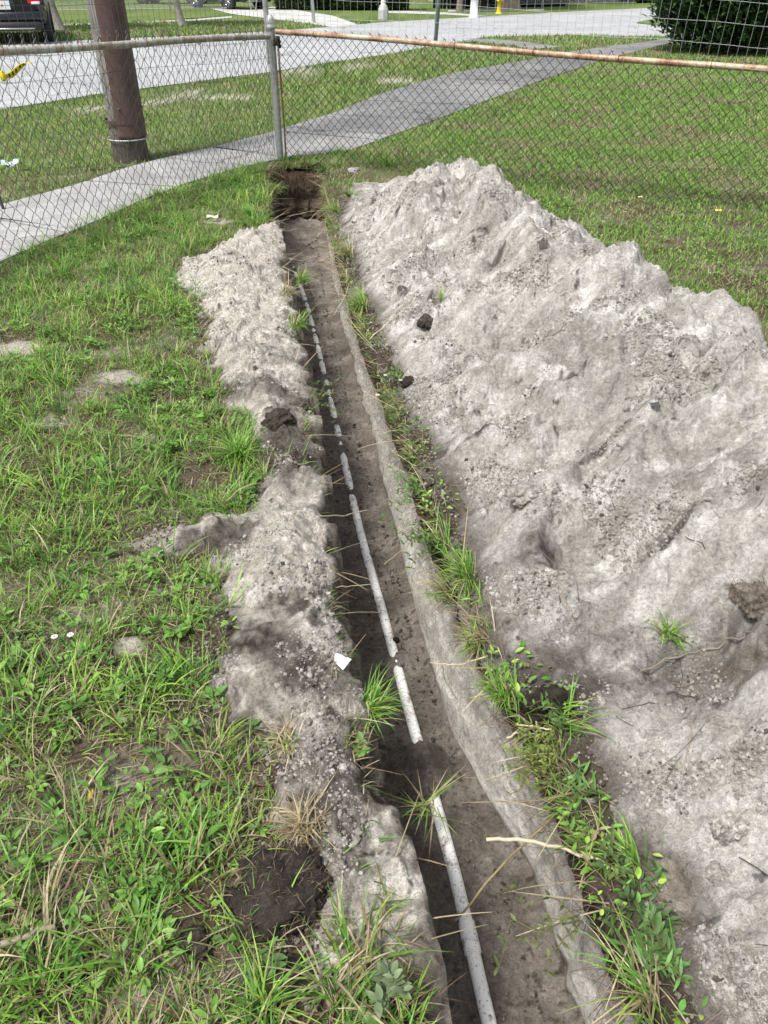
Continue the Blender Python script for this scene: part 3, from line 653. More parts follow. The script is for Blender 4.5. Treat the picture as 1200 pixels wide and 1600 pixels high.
def left_yard():
    mb = MB()
    # clumps of grass
    def yard_ok(x, y, extra=1.0):
        m = in_view(x, y, .3) & ((x < L_rim(y) + .0) | ((y > YE + .06) & (x < .1))) & (yard_mask(x, y) > .0)
        return m & (rng.random(len(x)) < density(x, y) * extra)
    ncl = 9500
    cx, cy = place(ncl, -3.3, .2, .3, 7.9, 1.15); g = fbm(cx, cy, .45, 3, 601)
    m = yard_ok(cx, cy) & (rng.random(ncl) < sst(-.6, .1, g) * .8 + .2); cx, cy, g = cx[m], cy[m], g[m]
    nb = rng.integers(8, 26, len(cx)); idx = np.repeat(np.arange(len(cx)), nb); n = len(idx)
    big = np.repeat(np.exp(rng.normal(0, .35, len(cx))) * (1 + .5 * sst(.1, .4, g)), nb)
    sp = .014 * big; x = cx[idx] + rng.normal(0, 1, n) * sp; y = cy[idx] + rng.normal(0, 1, n) * sp
    z = gz(x, y) - .004; L = U(.03, .095, n) * big.clip(.5, 1.7); W = U(.0018, .0042, n) * big.clip(.7, 1.4)
    out = np.arctan2(y - cy[idx], x - cx[idx]) + rng.normal(0, .7, n)
    tone = np.repeat(U(.75, 1.2, len(cx)), nb)[:, None]; ck = np.repeat(rng.integers(0, 6, len(cx)), nb)
    col = GREENS[ck] * tone * rng.uniform(.75, 1.2, (n, 1)); s = rng.random(n) < .16 + .45 * sst(2.0, .7, y) * sst(-.3, .3, fbm(x, y, .3, 3, 607)); col[s] = STRAW[rng.integers(0, 4, s.sum())] * rng.uniform(.7, 1.1, (s.sum(), 1))
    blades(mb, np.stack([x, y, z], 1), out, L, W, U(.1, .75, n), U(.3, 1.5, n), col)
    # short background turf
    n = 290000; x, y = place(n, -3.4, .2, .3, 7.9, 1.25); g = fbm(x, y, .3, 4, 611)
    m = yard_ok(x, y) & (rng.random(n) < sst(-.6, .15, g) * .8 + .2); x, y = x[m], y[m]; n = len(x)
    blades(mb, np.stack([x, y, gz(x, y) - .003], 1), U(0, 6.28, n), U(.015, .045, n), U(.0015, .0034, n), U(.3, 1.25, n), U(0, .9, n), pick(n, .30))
    # dry litter lying flat
    n = 40000; x, y = place(n, -3.2, .2, .3, 7.9, 1.3); m = yard_ok(x, y, 1.0); x, y = x[m], y[m]; n = len(x)
    blades(mb, np.stack([x, y, gz(x, y) + U(.001, .012, n)], 1), U(0, 6.28, n), U(.02, .09, n), U(.0012, .003, n), U(1.3, 1.65, n), U(-.25, .25, n), STRAW[rng.integers(0, 4, n)] * rng.uniform(.35, .95, (n, 1)))
    o = mb.build('grass', M['leaf'], smooth=False); tag(o, 'ragged mixed green lawn left of the trench with dry straw between the blades', 'grass', kind='stuff')
    # creeping broad-leaved weeds
    mb = MB(); nr_ = 12000; x, y = place(nr_, -3.3, .15, .3, 6.8, 1.2); g = fbm(x, y, .5, 3, 621)
    hot = sst(-.15, .25, g) * .9 + .05; gq = G(200, 1000); hot = np.maximum(hot, np.exp(-(np.hypot((x - gq[0]) / .35, (y - gq[1]) / .6)) ** 2)); 
    m = yard_ok(x, y) & (rng.random(nr_) < hot); x, y = x[m], y[m]; nr_ = len(x)
    nb = rng.integers(4, 9, nr_); idx = np.repeat(np.arange(nr_), nb); n = len(idx); sz = np.repeat(np.exp(rng.normal(0, .28, nr_)).clip(.5, 1.55), nb)
    hgt = np.repeat(U(.008, .045, nr_), nb) * U(.6, 1.1, n)
    az = U(0, 6.28, n); xx = x[idx] + np.cos(az) * .006; yy = y[idx] + np.sin(az) * .006
    pal = np.array([1.1, 1.25, .9]) * np.array([(.095, .19, .04), (.13, .235, .055), (.07, .15, .035), (.17, .27, .07), (.11, .20, .055)])
    tone = pal[np.repeat(rng.integers(0, 5, nr_), nb)] * rng.uniform(.75, 1.25, (n, 1)); yl = rng.random(n) < .004; tone[yl] = (.45, .38, .05)
    L = U(.012, .027, n) * sz; 
    blades(mb, np.stack([xx, yy, gz(xx, yy) + hgt], 1), az, L, L * U(.32, .5, n), U(.9, 1.5, n), U(-.1, .7, n), tone, LF, .35)
    o = mb.build('broadleaf_weeds', M['leaf'], smooth=True); tag(o, 'low creeping broad-leaved weeds spread through the left lawn', 'weeds', kind='stuff')
left_yard()

def lawns():
    # lawn right of the heap, inside the yard
    mb = MB(); n = 380000; y = 1.6 + (24 - 1.6) * rng.random(n) ** 1.6; x = rng.random(n) * (y * .62 + 1.2) - y * .12
    cx = np.interp(y, CR[:, 0], CR[:, 1]); hz = np.interp(y, CR[:, 0], CR[:, 2]); ft = np.where(y < 6.25, cx + hz / .62 - .12, R_rim(y) + .05)
    g = fbm(x, y, .5, 4, 701); g2 = fbm(x, y, .12, 3, 703)
    sw = sdpoly(x, y, SWP)
    m = (x > ft) & in_view(x, y, .3) & (sw < -.01) & (x > -.45 - .03 * y) & ((yard_mask(x, y) > .0)) & (rng.random(n) < sst(-.6, .1, g + .5 * g2) * .7 + .3)
    bare = np.exp(-(np.hypot((x - G(600, 262)[0]) / .35, (y - G(600, 262)[1]) / .5)) ** 2); m &= rng.random(n) > bare * .85
    x, y = x[m], y[m]; g = g[m]; n = len(x); sc = 1 + .13 * (y - 3).clip(0, 25)
    pal = np.array([1.05, 1.3, .9]) * np.array([(.14, .245, .05), (.18, .28, .06), (.105, .19, .04), (.21, .28, .075)])
    c = pal[rng.integers(0, 4, n)] * rng.uniform(.7, 1.25, (n, 1)); s = rng.random(n) < .10 + .5 * sst(.15, -.3, g) + .6 * sst(.02, .35, fbm(x, y, .9, 4, 707)); c[s] = STRAW[rng.integers(0, 4, s.sum())] * rng.uniform(.5, 1, (s.sum(), 1))
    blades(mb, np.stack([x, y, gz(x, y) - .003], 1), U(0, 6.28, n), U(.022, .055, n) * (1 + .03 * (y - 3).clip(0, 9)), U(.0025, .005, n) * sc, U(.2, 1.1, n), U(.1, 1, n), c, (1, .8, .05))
    # small round leaves in it
    n = 26000; y = 1.6 + 5.5 * rng.random(n); x = rng.random(n) * (y * .62 + 1.2) - y * .12; ft = np.where(y < 6.25, np.interp(y, CR[:, 0], CR[:, 1]) + np.interp(y, CR[:, 0], CR[:, 2]) / .62 - .1, 9)
    m = (x > ft) & in_view(x, y, .3) & (rng.random(n) < sst(-.2, .3, fbm(x, y, .4, 3, 711))) & (yard_mask(x, y) > .02); x, y = x[m], y[m]; n = len(x)
    blades(mb, np.stack([x, y, gz(x, y) + U(.01, .03, n)], 1), U(0, 6.28, n), U(.012, .026, n), U(.006, .013, n), U(.9, 1.5, n), U(-.1, .5, n), pick(n, .03), LF[::1])
    o = mb.build('grass', M['leaf'], smooth=False); tag(o, 'mown green lawn behind the spoil heap on both sides of the right fence', 'grass', kind='stuff')
    # verge between pavement and road, and the far verges
    mb = MB(); n = 210000; y = 5.2 + (31 - 5.2) * rng.random(n) ** 1.5; x = U(-1, 1, n) * (y * .60 + 1.2)
    sw = sdpoly(x, y, SWP); rd = sdpoly(x, y, ROAD); dw = sdpoly(x, y, DRIVE)
    side = (yard_mask(x, y) <= .0)
    g = fbm(x, y, 1.1, 4, 721); g2 = fbm(x, y, .3, 3, 723)
    m = in_view(x, y, .4) & (sw < -.005 + .03 * g2) & (rd < -.02 + .06 * g2) & (dw < 0) & side & (sdpoly(x, y, APRON) < 0)
    dirt = sst(-1.6, -.2, rd) * sst(.0, .3, fbm(x, y, .7, 4, 725)) * (y < 20); m &= rng.random(n) > dirt * .9
    m &= rng.random(n) > .9 * dirt_at(x, y)
    m &= rng.random(n) < sst(-.5, .1, g + .5 * g2) * .75 + .25
    x, y = x[m], y[m]; g = g[m]; n = len(x); sc = (y / 6.0)
    pal = np.array([1.05, 1.3, .9]) * np.array([(.14, .21, .05), (.185, .245, .07), (.11, .18, .045), (.22, .26, .095)])
    c = pal[rng.integers(0, 4, n)] * rng.uniform(.7, 1.25, (n, 1)); s = rng.random(n) < .14 + .55 * sst(.15, -.25, g); c[s] = STRAW[rng.integers(0, 4, s.sum())] * rng.uniform(.5, 1, (s.sum(), 1))
    blades(mb, np.stack([x, y, 0 * x - .003], 1), U(0, 6.28, n), U(.03, .065, n) * (1 + .045 * (y - 6).clip(0, 30)), U(.004, .0075, n) * sc, U(.1, .9, n), U(.1, 1, n), c, (1, .8, .05))
    o = mb.build('grass', M['leaf'], smooth=False); tag(o, 'patchy verge grass between the pavement and the road and across the road', 'grass', kind='stuff')
RN = Gs([(-900, 400), (-300, 232), (0, 172), (150, 148), (430, 112), (520, 97), (600, 86), (690, 70), (760, 58), (900, 55), (1040, 58), (1150, 60)])
RF = Gs([(-900, 90), (-300, 76), (0, 69), (300, 56), (430, 49), (520, 42), (600, 35), (740, 27), (900, 18), (1030, 12)])
ROAD = np.vstack([RN, [(11, 19), (45, 20), (60, 32)], [(30, 44)], Gs([(1300, 25)]), Gs([(1130, 30), (1040, 31), (1000, 36), (1040, 40), (1160, 40)])[::1] * 0 + Gs([(1160, 30), (1100, 30), (1040, 30), (1000, 34), (1000, 34)]), RF[::-1]]) if False else np.vstack([RN, [(16, 22.5), (60, 27)], [(60, 52), (24, 48)], RF[::-1]])
DRIVE = Gs([(560, 39), (520, 43), (440, 32), (360, 22), (330, 14), (430, 11), (520, 25)])
APRON = Gs([(690, 71), (740, 61), (800, 64), (880, 74), (830, 78), (800, 72), (740, 66)])
def sheet(name, poly, z, mat, kind='structure', thick=.0, res=None):
    import bmesh
    bm = bmesh.new(); vs = [bm.verts.new((x, y, z)) for x, y in poly]; f = bm.faces.new(vs)
    if f.normal.z < 0: f.normal_flip()
    if thick:
        r = bmesh.ops.extrude_face_region(bm, geom=[f]); 
        for v in r['geom']:
            if isinstance(v, bmesh.types.BMVert): v.co.z -= thick
    bmesh.ops.triangulate(bm, faces=bm.faces[:]); bmesh.ops.recalc_face_normals(bm, faces=bm.faces[:])
    me = bpy.data.meshes.new(name); bm.to_mesh(me); bm.free(); me.materials.append(mat)
    o = bpy.data.objects.new(name, me); COL.objects.link(o); tag(o, kind=kind); return o
def concmat(name, c0, c1, c2, sc=.5, rough=.9):
    m, n, b = newmat(name); co = coords(n)
    f = noise(n, co, sc, 7, .74); f2 = noise(n, co, 60, 4, .7); f3 = noise(n, co, 7, 5, .7)
    c = ramp(n, f, [(.32, c0), (.5, c1), (.68, c2)]); c = mul(n, c, ramp(n, f2, [(.3, (.82,) * 3), (.7, (1.12,) * 3)])); c = mul(n, c, ramp(n, f3, [(.3, (.74, .74, .73)), (.6, (1.07,) * 3)])); vc = N(n, 'ShaderNodeTexVoronoi', feature='DISTANCE_TO_EDGE'); vc.inputs['Scale'].default_value = .45; dn_ = N(n, 'ShaderNodeVectorMath', operation='ADD'); nz_ = N(n, 'ShaderNodeTexNoise'); nz_.inputs['Scale'].default_value = 1.5; nz_.inputs['Detail'].default_value = 6; n.links.new(co, nz_.inputs['Vector']); n.links.new(co, dn_.inputs[0]); n.links.new(nz_.outputs['Color'], dn_.inputs[1]); n.links.new(dn_.outputs[0], vc.inputs['Vector']); c = mul(n, c, ramp(n, vc.outputs['Distance'], [(.004, (.5, .5, .48)), (.012, (1, 1, 1))]))
    n.links.new(c, b.inputs['Base Color']); b.inputs['Roughness'].default_value = rough; bump(n, b, [(f2, .004, .6), (f3, .006, .4)]); return m
M['road'] = concmat('worn_pale_asphalt', (.27, .28, .29), (.34, .35, .36), (.40, .41, .42), .35)
M['walk'] = concmat('old_concrete', (.12, .12, .12), (.195, .195, .195), (.30, .30, .295), .45)
M['drive'] = concmat('driveway_concrete', (.35, .35, .34), (.45, .45, .44), (.55, .55, .54), .8)
def build_streets():
    sheet('road', ROAD, .006, M['road'])
    sheet('grass_island', Gs([(995, 37), (1020, 32), (1080, 29), (1160, 30), (1160, 42), (1040, 42)]), .05, flat('verge', (.10, .15, .045), .9, 0, .4, 4, .01), thick=.06)
    sheet('driveway', DRIVE, .012, M['drive']); sheet('driveway_apron', APRON, .012, M['walk'])
    sheet('far_path', Gs([(-100, 50), (72, 42), (200, 37), (300, 33), (362, 28), (362, 25.5), (300, 30.5), (200, 34.5), (72, 39), (-100, 46)]), .01, M['drive'])
    sheet('far_path', Gs([(600, 20.5), (690, 23), (740, 25.5), (760, 25), (700, 20), (640, 17.5), (600, 17.5)]), .01, M['drive'])
    sheet('far_path', Gs([(700, 18.5), (850, 16.5), (850, 14.5), (700, 16)]), .01, M['drive'])
    # pavement as slabs with open joints
    def resample(P, n):
        d = np.concatenate([[0], np.cumsum(np.hypot(*np.diff(P, axis=0).T))]); t = np.linspace(0, d[-1], n); return np.stack([np.interp(t, d, P[:, 0]), np.interp(t, d, P[:, 1])], 1)
    # match points across by distance along the near edge
    a = resample(SW_N, 400); b = resample(SW_F, 400)
    ks = []; i = 0; 
    dn = np.concatenate([[0], np.cumsum(np.hypot(*np.diff(a, axis=0).T))])
    # nearest far point for each near point, monotone
    js = [int(np.argmin(np.hypot(b[:, 0] - p[0], b[:, 1] - p[1]))) for p in a]; js = np.maximum.accumulate(js)
    mb = MB(); slab = 1.35; s0 = .45
    cuts = np.arange(s0, dn[-1], slab)
    prev = 0
    for c in cuts:
        i1 = int(np.searchsorted(dn, c)); i1 = min(i1, 399)
        if i1 <= prev: continue
        idx = np.linspace(prev, i1, max(2, i1 - prev + 1)).astype(int)
        A = a[idx].copy(); B = b[js[idx]].copy()
        dirv = A[-1] - A[0]; dirv /= np.linalg.norm(dirv) + 1e-9
        A[0] += dirv * .03; B[0] += dirv * .03
        k = len(idx); zt = .012 + random.uniform(-.002, .003)
        V = np.vstack([np.c_[A, np.full(k, zt)], np.c_[B, np.full(k, zt)], np.c_[A, np.full(k, -.06)], np.c_[B, np.full(k, -.06)]])
        q = np.arange(k - 1); F = [np.stack([q, q + 1, k + q + 1, k + q], 1), np.stack([q, 2 * k + q, 2 * k + q + 1, q + 1], 1), np.stack([k + q, k + q + 1, 3 * k + q + 1, 3 * k + q], 1)]
        F = np.vstack(F + [[[0, k, 3 * k, 2 * k]], [[k - 1, 3 * k - 1, 4 * k - 1, 2 * k - 1]]])
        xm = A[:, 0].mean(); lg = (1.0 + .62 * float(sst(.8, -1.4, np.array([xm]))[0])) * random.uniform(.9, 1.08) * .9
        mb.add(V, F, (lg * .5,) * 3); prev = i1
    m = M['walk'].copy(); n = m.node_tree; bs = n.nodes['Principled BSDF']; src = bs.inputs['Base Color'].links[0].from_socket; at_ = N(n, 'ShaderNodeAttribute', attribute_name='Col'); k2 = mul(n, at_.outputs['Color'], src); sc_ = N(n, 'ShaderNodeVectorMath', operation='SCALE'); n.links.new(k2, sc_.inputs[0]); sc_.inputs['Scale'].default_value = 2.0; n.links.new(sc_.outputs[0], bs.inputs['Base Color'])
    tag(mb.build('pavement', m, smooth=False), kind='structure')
build_streets()
lawns()

# ------------------------------------------------------------------ plants along the lips of the trench
def sprig(stem, leaf, P0, az, L, rise, droop, nl, ls, col, pal=None, lw=.36):
    k = 12; t = np.linspace(0, 1, k); th = rise + droop * t
    ds = L / (k - 1); hr = np.concatenate([[0], np.cumsum(np.sin(th[1:]) * ds)]); zz = np.concatenate([[0], np.cumsum(np.cos(th[1:]) * ds)])
    a = az + .5 * (vn(t * 3 + az * 7, t * 0 + P0[1] * 31, 5))
    S = np.stack([P0[0] + hr * np.cos(a), P0[1] + hr * np.sin(a), P0[2] + zz], 1)
    stem.tube(S, np.linspace(.0016, .0007, k), 4, col=(.16, .15, .06), cap=False)
    tt = np.linspace(.2, 1, nl); P = np.stack([np.interp(tt, t, S[:, i]) for i in range(3)], 1); P = np.repeat(P, 2, 0); n = len(P)
    aa = az + np.tile([1.1, -1.1], nl) + rng.normal(0, .5, n)
    Lf = ls * U(.7, 1.2, n); c = np.array(col)[None] * rng.uniform(.75, 1.3, (n, 1))
    blades(leaf, P, aa, Lf, Lf * lw, U(.6, 1.5, n), U(.0, .7, n), c, LF, .3)
def build_plant(name, px, py, label, cat, n=6, L=(.08, .16), leaf=.022, col=(.10, .19, .045), toward=math.pi, spread=1.0, rise=(.3, 1.1), droop=(.4, 1.6), grass=0, gl=.12, z=None, group=None, gcol=None, lw=.36, nl=6, dry=.15):
    p = at(px, py) if z is None else G(px, py, z)
    th = thing(name, tuple(p), label, cat, group)
    st = MB(); lf = MB(); o0 = np.zeros(3)
    for i in range(n):
        b = o0 + np.array([random.gauss(0, .012), random.gauss(0, .02), -.004]) * (.25 if n < 6 else 1)
        sprig(st, lf, b, toward + random.uniform(-spread, spread), random.uniform(*L), random.uniform(*rise), random.uniform(*droop), nl, leaf, np.array(col) * random.uniform(.75, 1.25), lw=lw)
    if n: st.build('stem', M['leaf'], th); lf.build('foliage', M['leaf'], th)
    if grass:
        mb = MB(); m = grass; P = rng.normal(0, 1, (m, 3)) * [.013, .018, 0] + [0, 0, -.004]
        c = pick(m, dry) if gcol is None else np.array(gcol)[None] * rng.uniform(.7, 1.3, (m, 1))
        blades(mb, P, toward + U(-spread * 1.8, spread * 1.8, m), U(.5, 1.15, m) * gl, U(.0022, .0045, m), U(.1, .9, m), U(.5, 1.8, m), c)
        mb.build('blades', M['leaf'], th, smooth=False)
    return th
PL = build_plant
PI = math.pi
PL('wildflower', 628, 590, 'white-flowered weed on the right lip halfway along the trench', 'plant', 6, (.06, .12), .02, z=.01)
PL('grass_tuft', 565, 480, 'feathery green tuft on the far right lip of the trench', 'grass tuft', 0, grass=150, gl=.13, col=(.09, .16, .04), z=.01)
PL('grass_tuft', 545, 400, 'straw-coloured tuft leaning into the far end of the trench', 'grass tuft', 0, grass=110, gl=.17, dry=.75, z=.01)
PL('grass_tuft', 525, 330, 'green and tan tuft at the right of the trench end wall', 'grass tuft', 0, grass=120, gl=.13, dry=.4, z=.01)
PL('grass_tuft', 470, 440, 'short green tuft on the far left lip of the trench', 'grass tuft', 0, grass=110, gl=.11, toward=0, z=.03)
PL('grass_tuft', 465, 510, 'bright green tuft hanging over the left lip above the thin broken pipe', 'grass tuft', 0, grass=80, gl=.11, toward=0, z=.03)
PL('grass_tuft', 395, 340, 'thick green tuft on the lawn left of the trench end', 'grass tuft', 0, grass=220, gl=.13, dry=.05, z=.0)
PL('grass_tuft', 445, 460, 'tan and green tuft among the dry straws on the left lip', 'grass tuft', 0, grass=60, gl=.12, toward=0, dry=.7, z=.08)
PL('leafy_weed', 485, 630, 'thin leafy weed sprawling from the left lip beside the ridge', 'plant', 6, (.08, .2), .018, toward=-.4, z=.03)
PL('grass_tuft', 575, 1110, 'long bright green tuft hanging from the left wall below the plastic scrap', 'grass tuft', 0, grass=110, gl=.115, toward=-.3, dry=.1, z=-.02)
PL('clover_sprig', 555, 1175, 'clover-like sprig with four pale green leaves on the near left wall', 'plant', 3, (.03, .05), .02, (.15, .27, .07), toward=0, rise=(.3, .8), droop=(.1, .4), z=-.02, nl=3, lw=.55)
PL('leafy_weed', 660, 775, 'bushy green weed on the right lip beside the upper heap', 'plant', 9, (.06, .15), .02, z=.0)
PL('leafy_weed', 690, 845, 'dense clump of small-leaved weed hanging over the middle right wall', 'plant', 12, (.06, .16), .019, (.085, .16, .035), z=.0, grass=40)
PL('leafy_weed', 655, 720, 'wiry weed with few leaves hanging into the trench', 'plant', 4, (.1, .2), .016, z=.0)
PL('grass_tuft', 735, 905, 'arching grass tuft growing from the middle right lip', 'grass tuft', 0, grass=130, gl=.14, z=.0)
PL('grass_tuft', 705, 935, 'pale spiky tuft reaching left over the trench floor', 'grass tuft', 0, grass=70, gl=.15, dry=.6, z=-.06, spread=.5)
PL('grass_tuft', 745, 1010, 'brown and green tuft under a bulge of the right bank', 'grass tuft', 0, grass=110, gl=.09, dry=.6, z=-.02)
PL('grass_tuft', 790, 1085, 'green tuft at the foot of the black clod on the right lip', 'grass tuft', 0, grass=120, gl=.10, dry=.1, z=.0)
PL('leafy_weed', 880, 1120, 'upright leafy weed in the notch between the two heaps', 'plant', 9, (.05, .13), .02, (.10, .2, .05), z=.01, grass=40, gl=.12, spread=2.5)
PL('leafy_weed', 868, 1190, 'yellow-green bushy weed with many tiny leaves over the near right wall', 'plant', 20, (.06, .14), .013, (.17, .22, .05), z=.0, spread=1.2, nl=9)
PL('bladed_weed', 935, 1240, 'weed with long flat leaves beside the near heap', 'plant', 3, (.06, .1), .04, (.10, .2, .05), z=.0, lw=.16)
PL('leafy_weed', 985, 1350, 'mixed leafy clump where the pale broken root comes out of the bank', 'plant', 7, (.06, .14), .02, (.09, .14, .045), z=.0, grass=60, gl=.09)
PL('leafy_weed', 1015, 1420, 'dark green clump of broad leaves on the near right lip', 'plant', 6, (.05, .11), .022, (.055, .115, .035), z=.0, spread=2)
PL('leafy_weed', 1030, 1475, 'bright broad-leaved sprig just under the dark clump', 'plant', 4, (.04, .08), .028, (.12, .23, .06), z=.01, spread=2)
PL('leafy_weed', 910, 1440, 'thin weed trailing down the near right wall', 'plant', 4, (.10, .2), .017, (.12, .15, .05), z=-.04, rise=(.8, 1.3), droop=(1.2, 1.9))
PL('grass_tuft', 1010, 1560, 'long-bladed tuft at the bottom of the right lip', 'grass tuft', 0, grass=50, gl=.16, z=.0, dry=.4)
PL('leafy_weed', 1060, 1530, 'trailing weed with flat pale stems at the bottom right lip', 'plant', 6, (.08, .14), .03, (.11, .21, .06), z=.01, lw=.2)
PL('leafy_weed', 620, 1560, 'grey-green broad-leaved weed dusted with sand at the left lip', 'plant', 5, (.04, .08), .024, (.14, .19, .10), toward=0, spread=3, z=.02, lw=.5, rise=(.1, .6), droop=(.2, .6))
PL('grass_tuft', 1050, 992, 'small grey-green tuft growing in the fold of the heap', 'grass tuft', 0, grass=90, gl=.075, col=(.1, .14, .05), spread=3, toward=PI / 2)
PL('grass_tuft', 690, 470, 'few green blades beside the dark clod in the far heap', 'grass tuft', 0, grass=25, gl=.09, spread=2)
PL('grass_tuft', 765, 1000, 'wisps of dry grass over the middle right wall', 'grass tuft', 0, grass=40, gl=.12, dry=.9, z=-.02)
PL('grass_tuft', 480, 1290, 'dried brown tuft with stiff stalks above the large dark clump', 'grass tuft', 0, grass=150, gl=.085, dry=1, spread=3, toward=0)
PL('grass_tuft', 450, 1165, 'pale straw tuft growing on the near part of the left ridge', 'grass tuft', 0, grass=90, gl=.075, dry=.85, spread=3, toward=0)
PL('grass_tuft', 375, 715, 'tall fine green tuft at the left foot of the bare gap in the ridge', 'grass tuft', 0, grass=260, gl=.15, dry=.03, spread=3, toward=0)
PL('grass_tuft', 405, 275, 'green tuft between the pavement and the trench end on the left', 'grass tuft', 0, grass=200, gl=.13, dry=.15, spread=3)
PL('grass_tuft', 372, 285, 'green tuft at the pavement edge left of the corner post', 'grass tuft', 0, grass=180, gl=.14, dry=.1, spread=3)
PL('leafy_weed', 462, 251, 'small leafy weed at the foot of the corner post', 'plant', 7, (.06, .12), .03, spread=3, grass=60)
PL('grass_tuft', 520, 262, 'tan and green weeds right of the trench end against the fence', 'grass tuft', 3, (.06, .12), .03, grass=160, gl=.12, dry=.5, spread=3)
PL('grass_tuft', 548, 310, 'green tuft between the big heap and the trench end', 'grass tuft', 3, (.06, .12), .025, grass=120, gl=.11, dry=.1, spread=3, z=0)
PL('grass_tuft', 430, 300, 'straggly tuft hanging over the left corner of the trench end', 'grass tuft', 0, grass=120, gl=.14, dry=.45, spread=1, toward=-.8, z=0)
PL('grass_tuft', 410, 1580, 'grass tuft in front of the brown clod at the bottom edge', 'grass tuft', 2, (.05, .1), .03, grass=80, gl=.14, dry=.1, spread=3)
PL('grass_tuft', 540, 1560, 'grass and small leaves at the foot of the sandy patch near the bottom', 'grass tuft', 3, (.04, .08), .025, grass=25, gl=.09, dry=.3, spread=3)
PL('grass_tuft', 448, 262, 'dark thatchy tuft overhanging the middle of the trench end wall', 'grass tuft', 0, grass=150, gl=.12, dry=.5, spread=.8, toward=-PI / 2, z=0)
PL('grass_tuft', 478, 260, 'dry brown tuft overhanging the right half of the trench end wall', 'grass tuft', 0, grass=150, gl=.13, dry=.85, spread=.8, toward=-PI / 2, z=0)
PL('grass_tuft', 505, 268, 'green weeds on the right corner of the trench end wall', 'grass tuft', 4, (.05, .12), .025, grass=140, gl=.10, dry=.3, spread=1, toward=-PI / 2, z=0)
PL('grass_tuft', 418, 272, 'brown torn turf on the left corner of the trench end wall', 'grass tuft', 0, grass=200, gl=.13, dry=.8, spread=1.2, toward=-PI / 3, z=.01)
# fringe: thatch and roots all along the lips
def fringe():
    mb = MB()
    n = 17000; y = .5 + 6.6 * rng.random(n) ** 1.2; right = rng.random(n) < .68
    g = fbm(y, right * 7.0, .3, 3, 801); m = rng.random(n) < sst(-.2, .35, g) * .9 + .1; y, right = y[m], right[m]; n = len(y)
    off = np.abs(rng.normal(0, .055, n)); x = np.where(right, R_rim(y) + off - .012, L_rim(y) - .3 * off + .012); z = np.where(right, 0.0, .01) - .04 * rng.random(n)
    blades(mb, np.stack([x, y, z], 1), np.where(right, PI, 0) + rng.normal(0, 1.1, n), U(.02, .085, n), U(.0015, .0038, n), U(.3, 1.6, n), U(.2, 1.6, n), pick(n, .55) * .8)
    # long pale straws poking over the drop
    n = 420; y = np.where(rng.random(n) < .55, U(4.2, 7.05, n), U(.6, 5, n)); right = rng.random(n) < .6
    x = np.where(right, R_rim(y) + .01, L_rim(y) - .0)
    blades(mb, np.stack([x, y, U(-.05, .02, n)], 1), np.where(right, PI, 0) + rng.normal(0, .8, n), U(.06, .22, n), U(.0022, .0042, n), U(.9, 1.9, n), U(-.3, .6, n), STRAW[rng.integers(0, 4, n)] * rng.uniform(.8, 1.4, (n, 1)), (1, .9, .8, .6, .3))
    # leaflets
    n = 2300; y = .5 + 5.5 * rng.random(n) ** 1.3; x = R_rim(y) + U(-.03, .09, n) * (1 + .4 * (y < 1.6)); m = rng.random(n) < sst(-.1, .3, fbm(y, y * 0 + 3, .25, 3, 805)); x, y = x[m], y[m]; n = len(x)
    blades(mb, np.stack([x, y, U(-.03, .03, n)], 1), U(0, 6.28, n), U(.012, .028, n), U(.005, .011, n), U(.8, 1.6, n), U(0, .8, n), pick(n, .06), LF, .3)
    tag(mb.build('lip_vegetation', M['leaf'], smooth=False), 'fringe of grass, thatch and small leaves along both lips of the trench', 'plants', kind='stuff')
    # hair roots hanging out of the cut topsoil
    mb = MB(); n = 5500; y = .45 + 6.6 * rng.random(n); right = rng.random(n) < .55; x = np.where(right, R_rim(y) - .012, L_rim(y) + .012)
    ew = rng.random(n) < .35; xe = L_rim(YE) + (R_rim(YE) - L_rim(YE)) * rng.random(n)
    x = np.where(ew, xe, x); y = np.where(ew, YE - .02, y); az = np.where(ew, -PI / 2, np.where(right, PI, 0)) + rng.normal(0, .8, n)
    blades(mb, np.stack([x, y, U(-.13, -.01, n)], 1), az, U(.02, .12, n), U(.0008, .002, n), U(1.2, 2.2, n), U(.2, 1.3, n), np.array([(.10, .07, .045)]) * rng.uniform(.5, 2.6, (n, 1)), (1, .9, .8, .6, .3))
    tag(mb.build('hair_roots', M['leaf'], smooth=False), 'fine brown roots hanging from the dark topsoil of the trench walls', 'roots', kind='stuff')
    # loose straws on the heaps
    mb = MB(); n = 260
    for i in range(n):
        X, Y, Z = (HX, HY, HZ) if random.random() < .6 else (LX, LY, LZ)
        r_ = random.randrange(X.shape[0]); c_ = random.randrange(int(X.shape[1] * .7)); 
        if Z[r_, c_] < .02 or Y[r_, c_] < .4: continue
        p = np.array([X[r_, c_], Y[r_, c_], Z[r_, c_] + .004]); a = random.uniform(0, 6.28); L_ = random.uniform(.02, .10); t = np.linspace(0, 1, 6)
        b = random.uniform(-.3, .3); S = np.stack([p[0] + np.cos(a + b * t) * L_ * t, p[1] + np.sin(a + b * t) * L_ * t, 0 * t], 1)
        S[:, 2] = [top_z(q[0], q[1]) + .003 for q in S]; S[:, 2] = np.maximum(S[:, 2], np.linspace(S[0, 2], S[-1, 2], 6))
        k = random.random(); mb.tube(S, random.uniform(.0005, .0012), 3, col=(.42, .33, .2) if k < .5 else (.07, .05, .035), cap=False)
    tag(mb.build('loose_straws', M['leaf']), 'scattered dry straws and root threads lying on the spoil', 'straw', kind='stuff')
fringe()
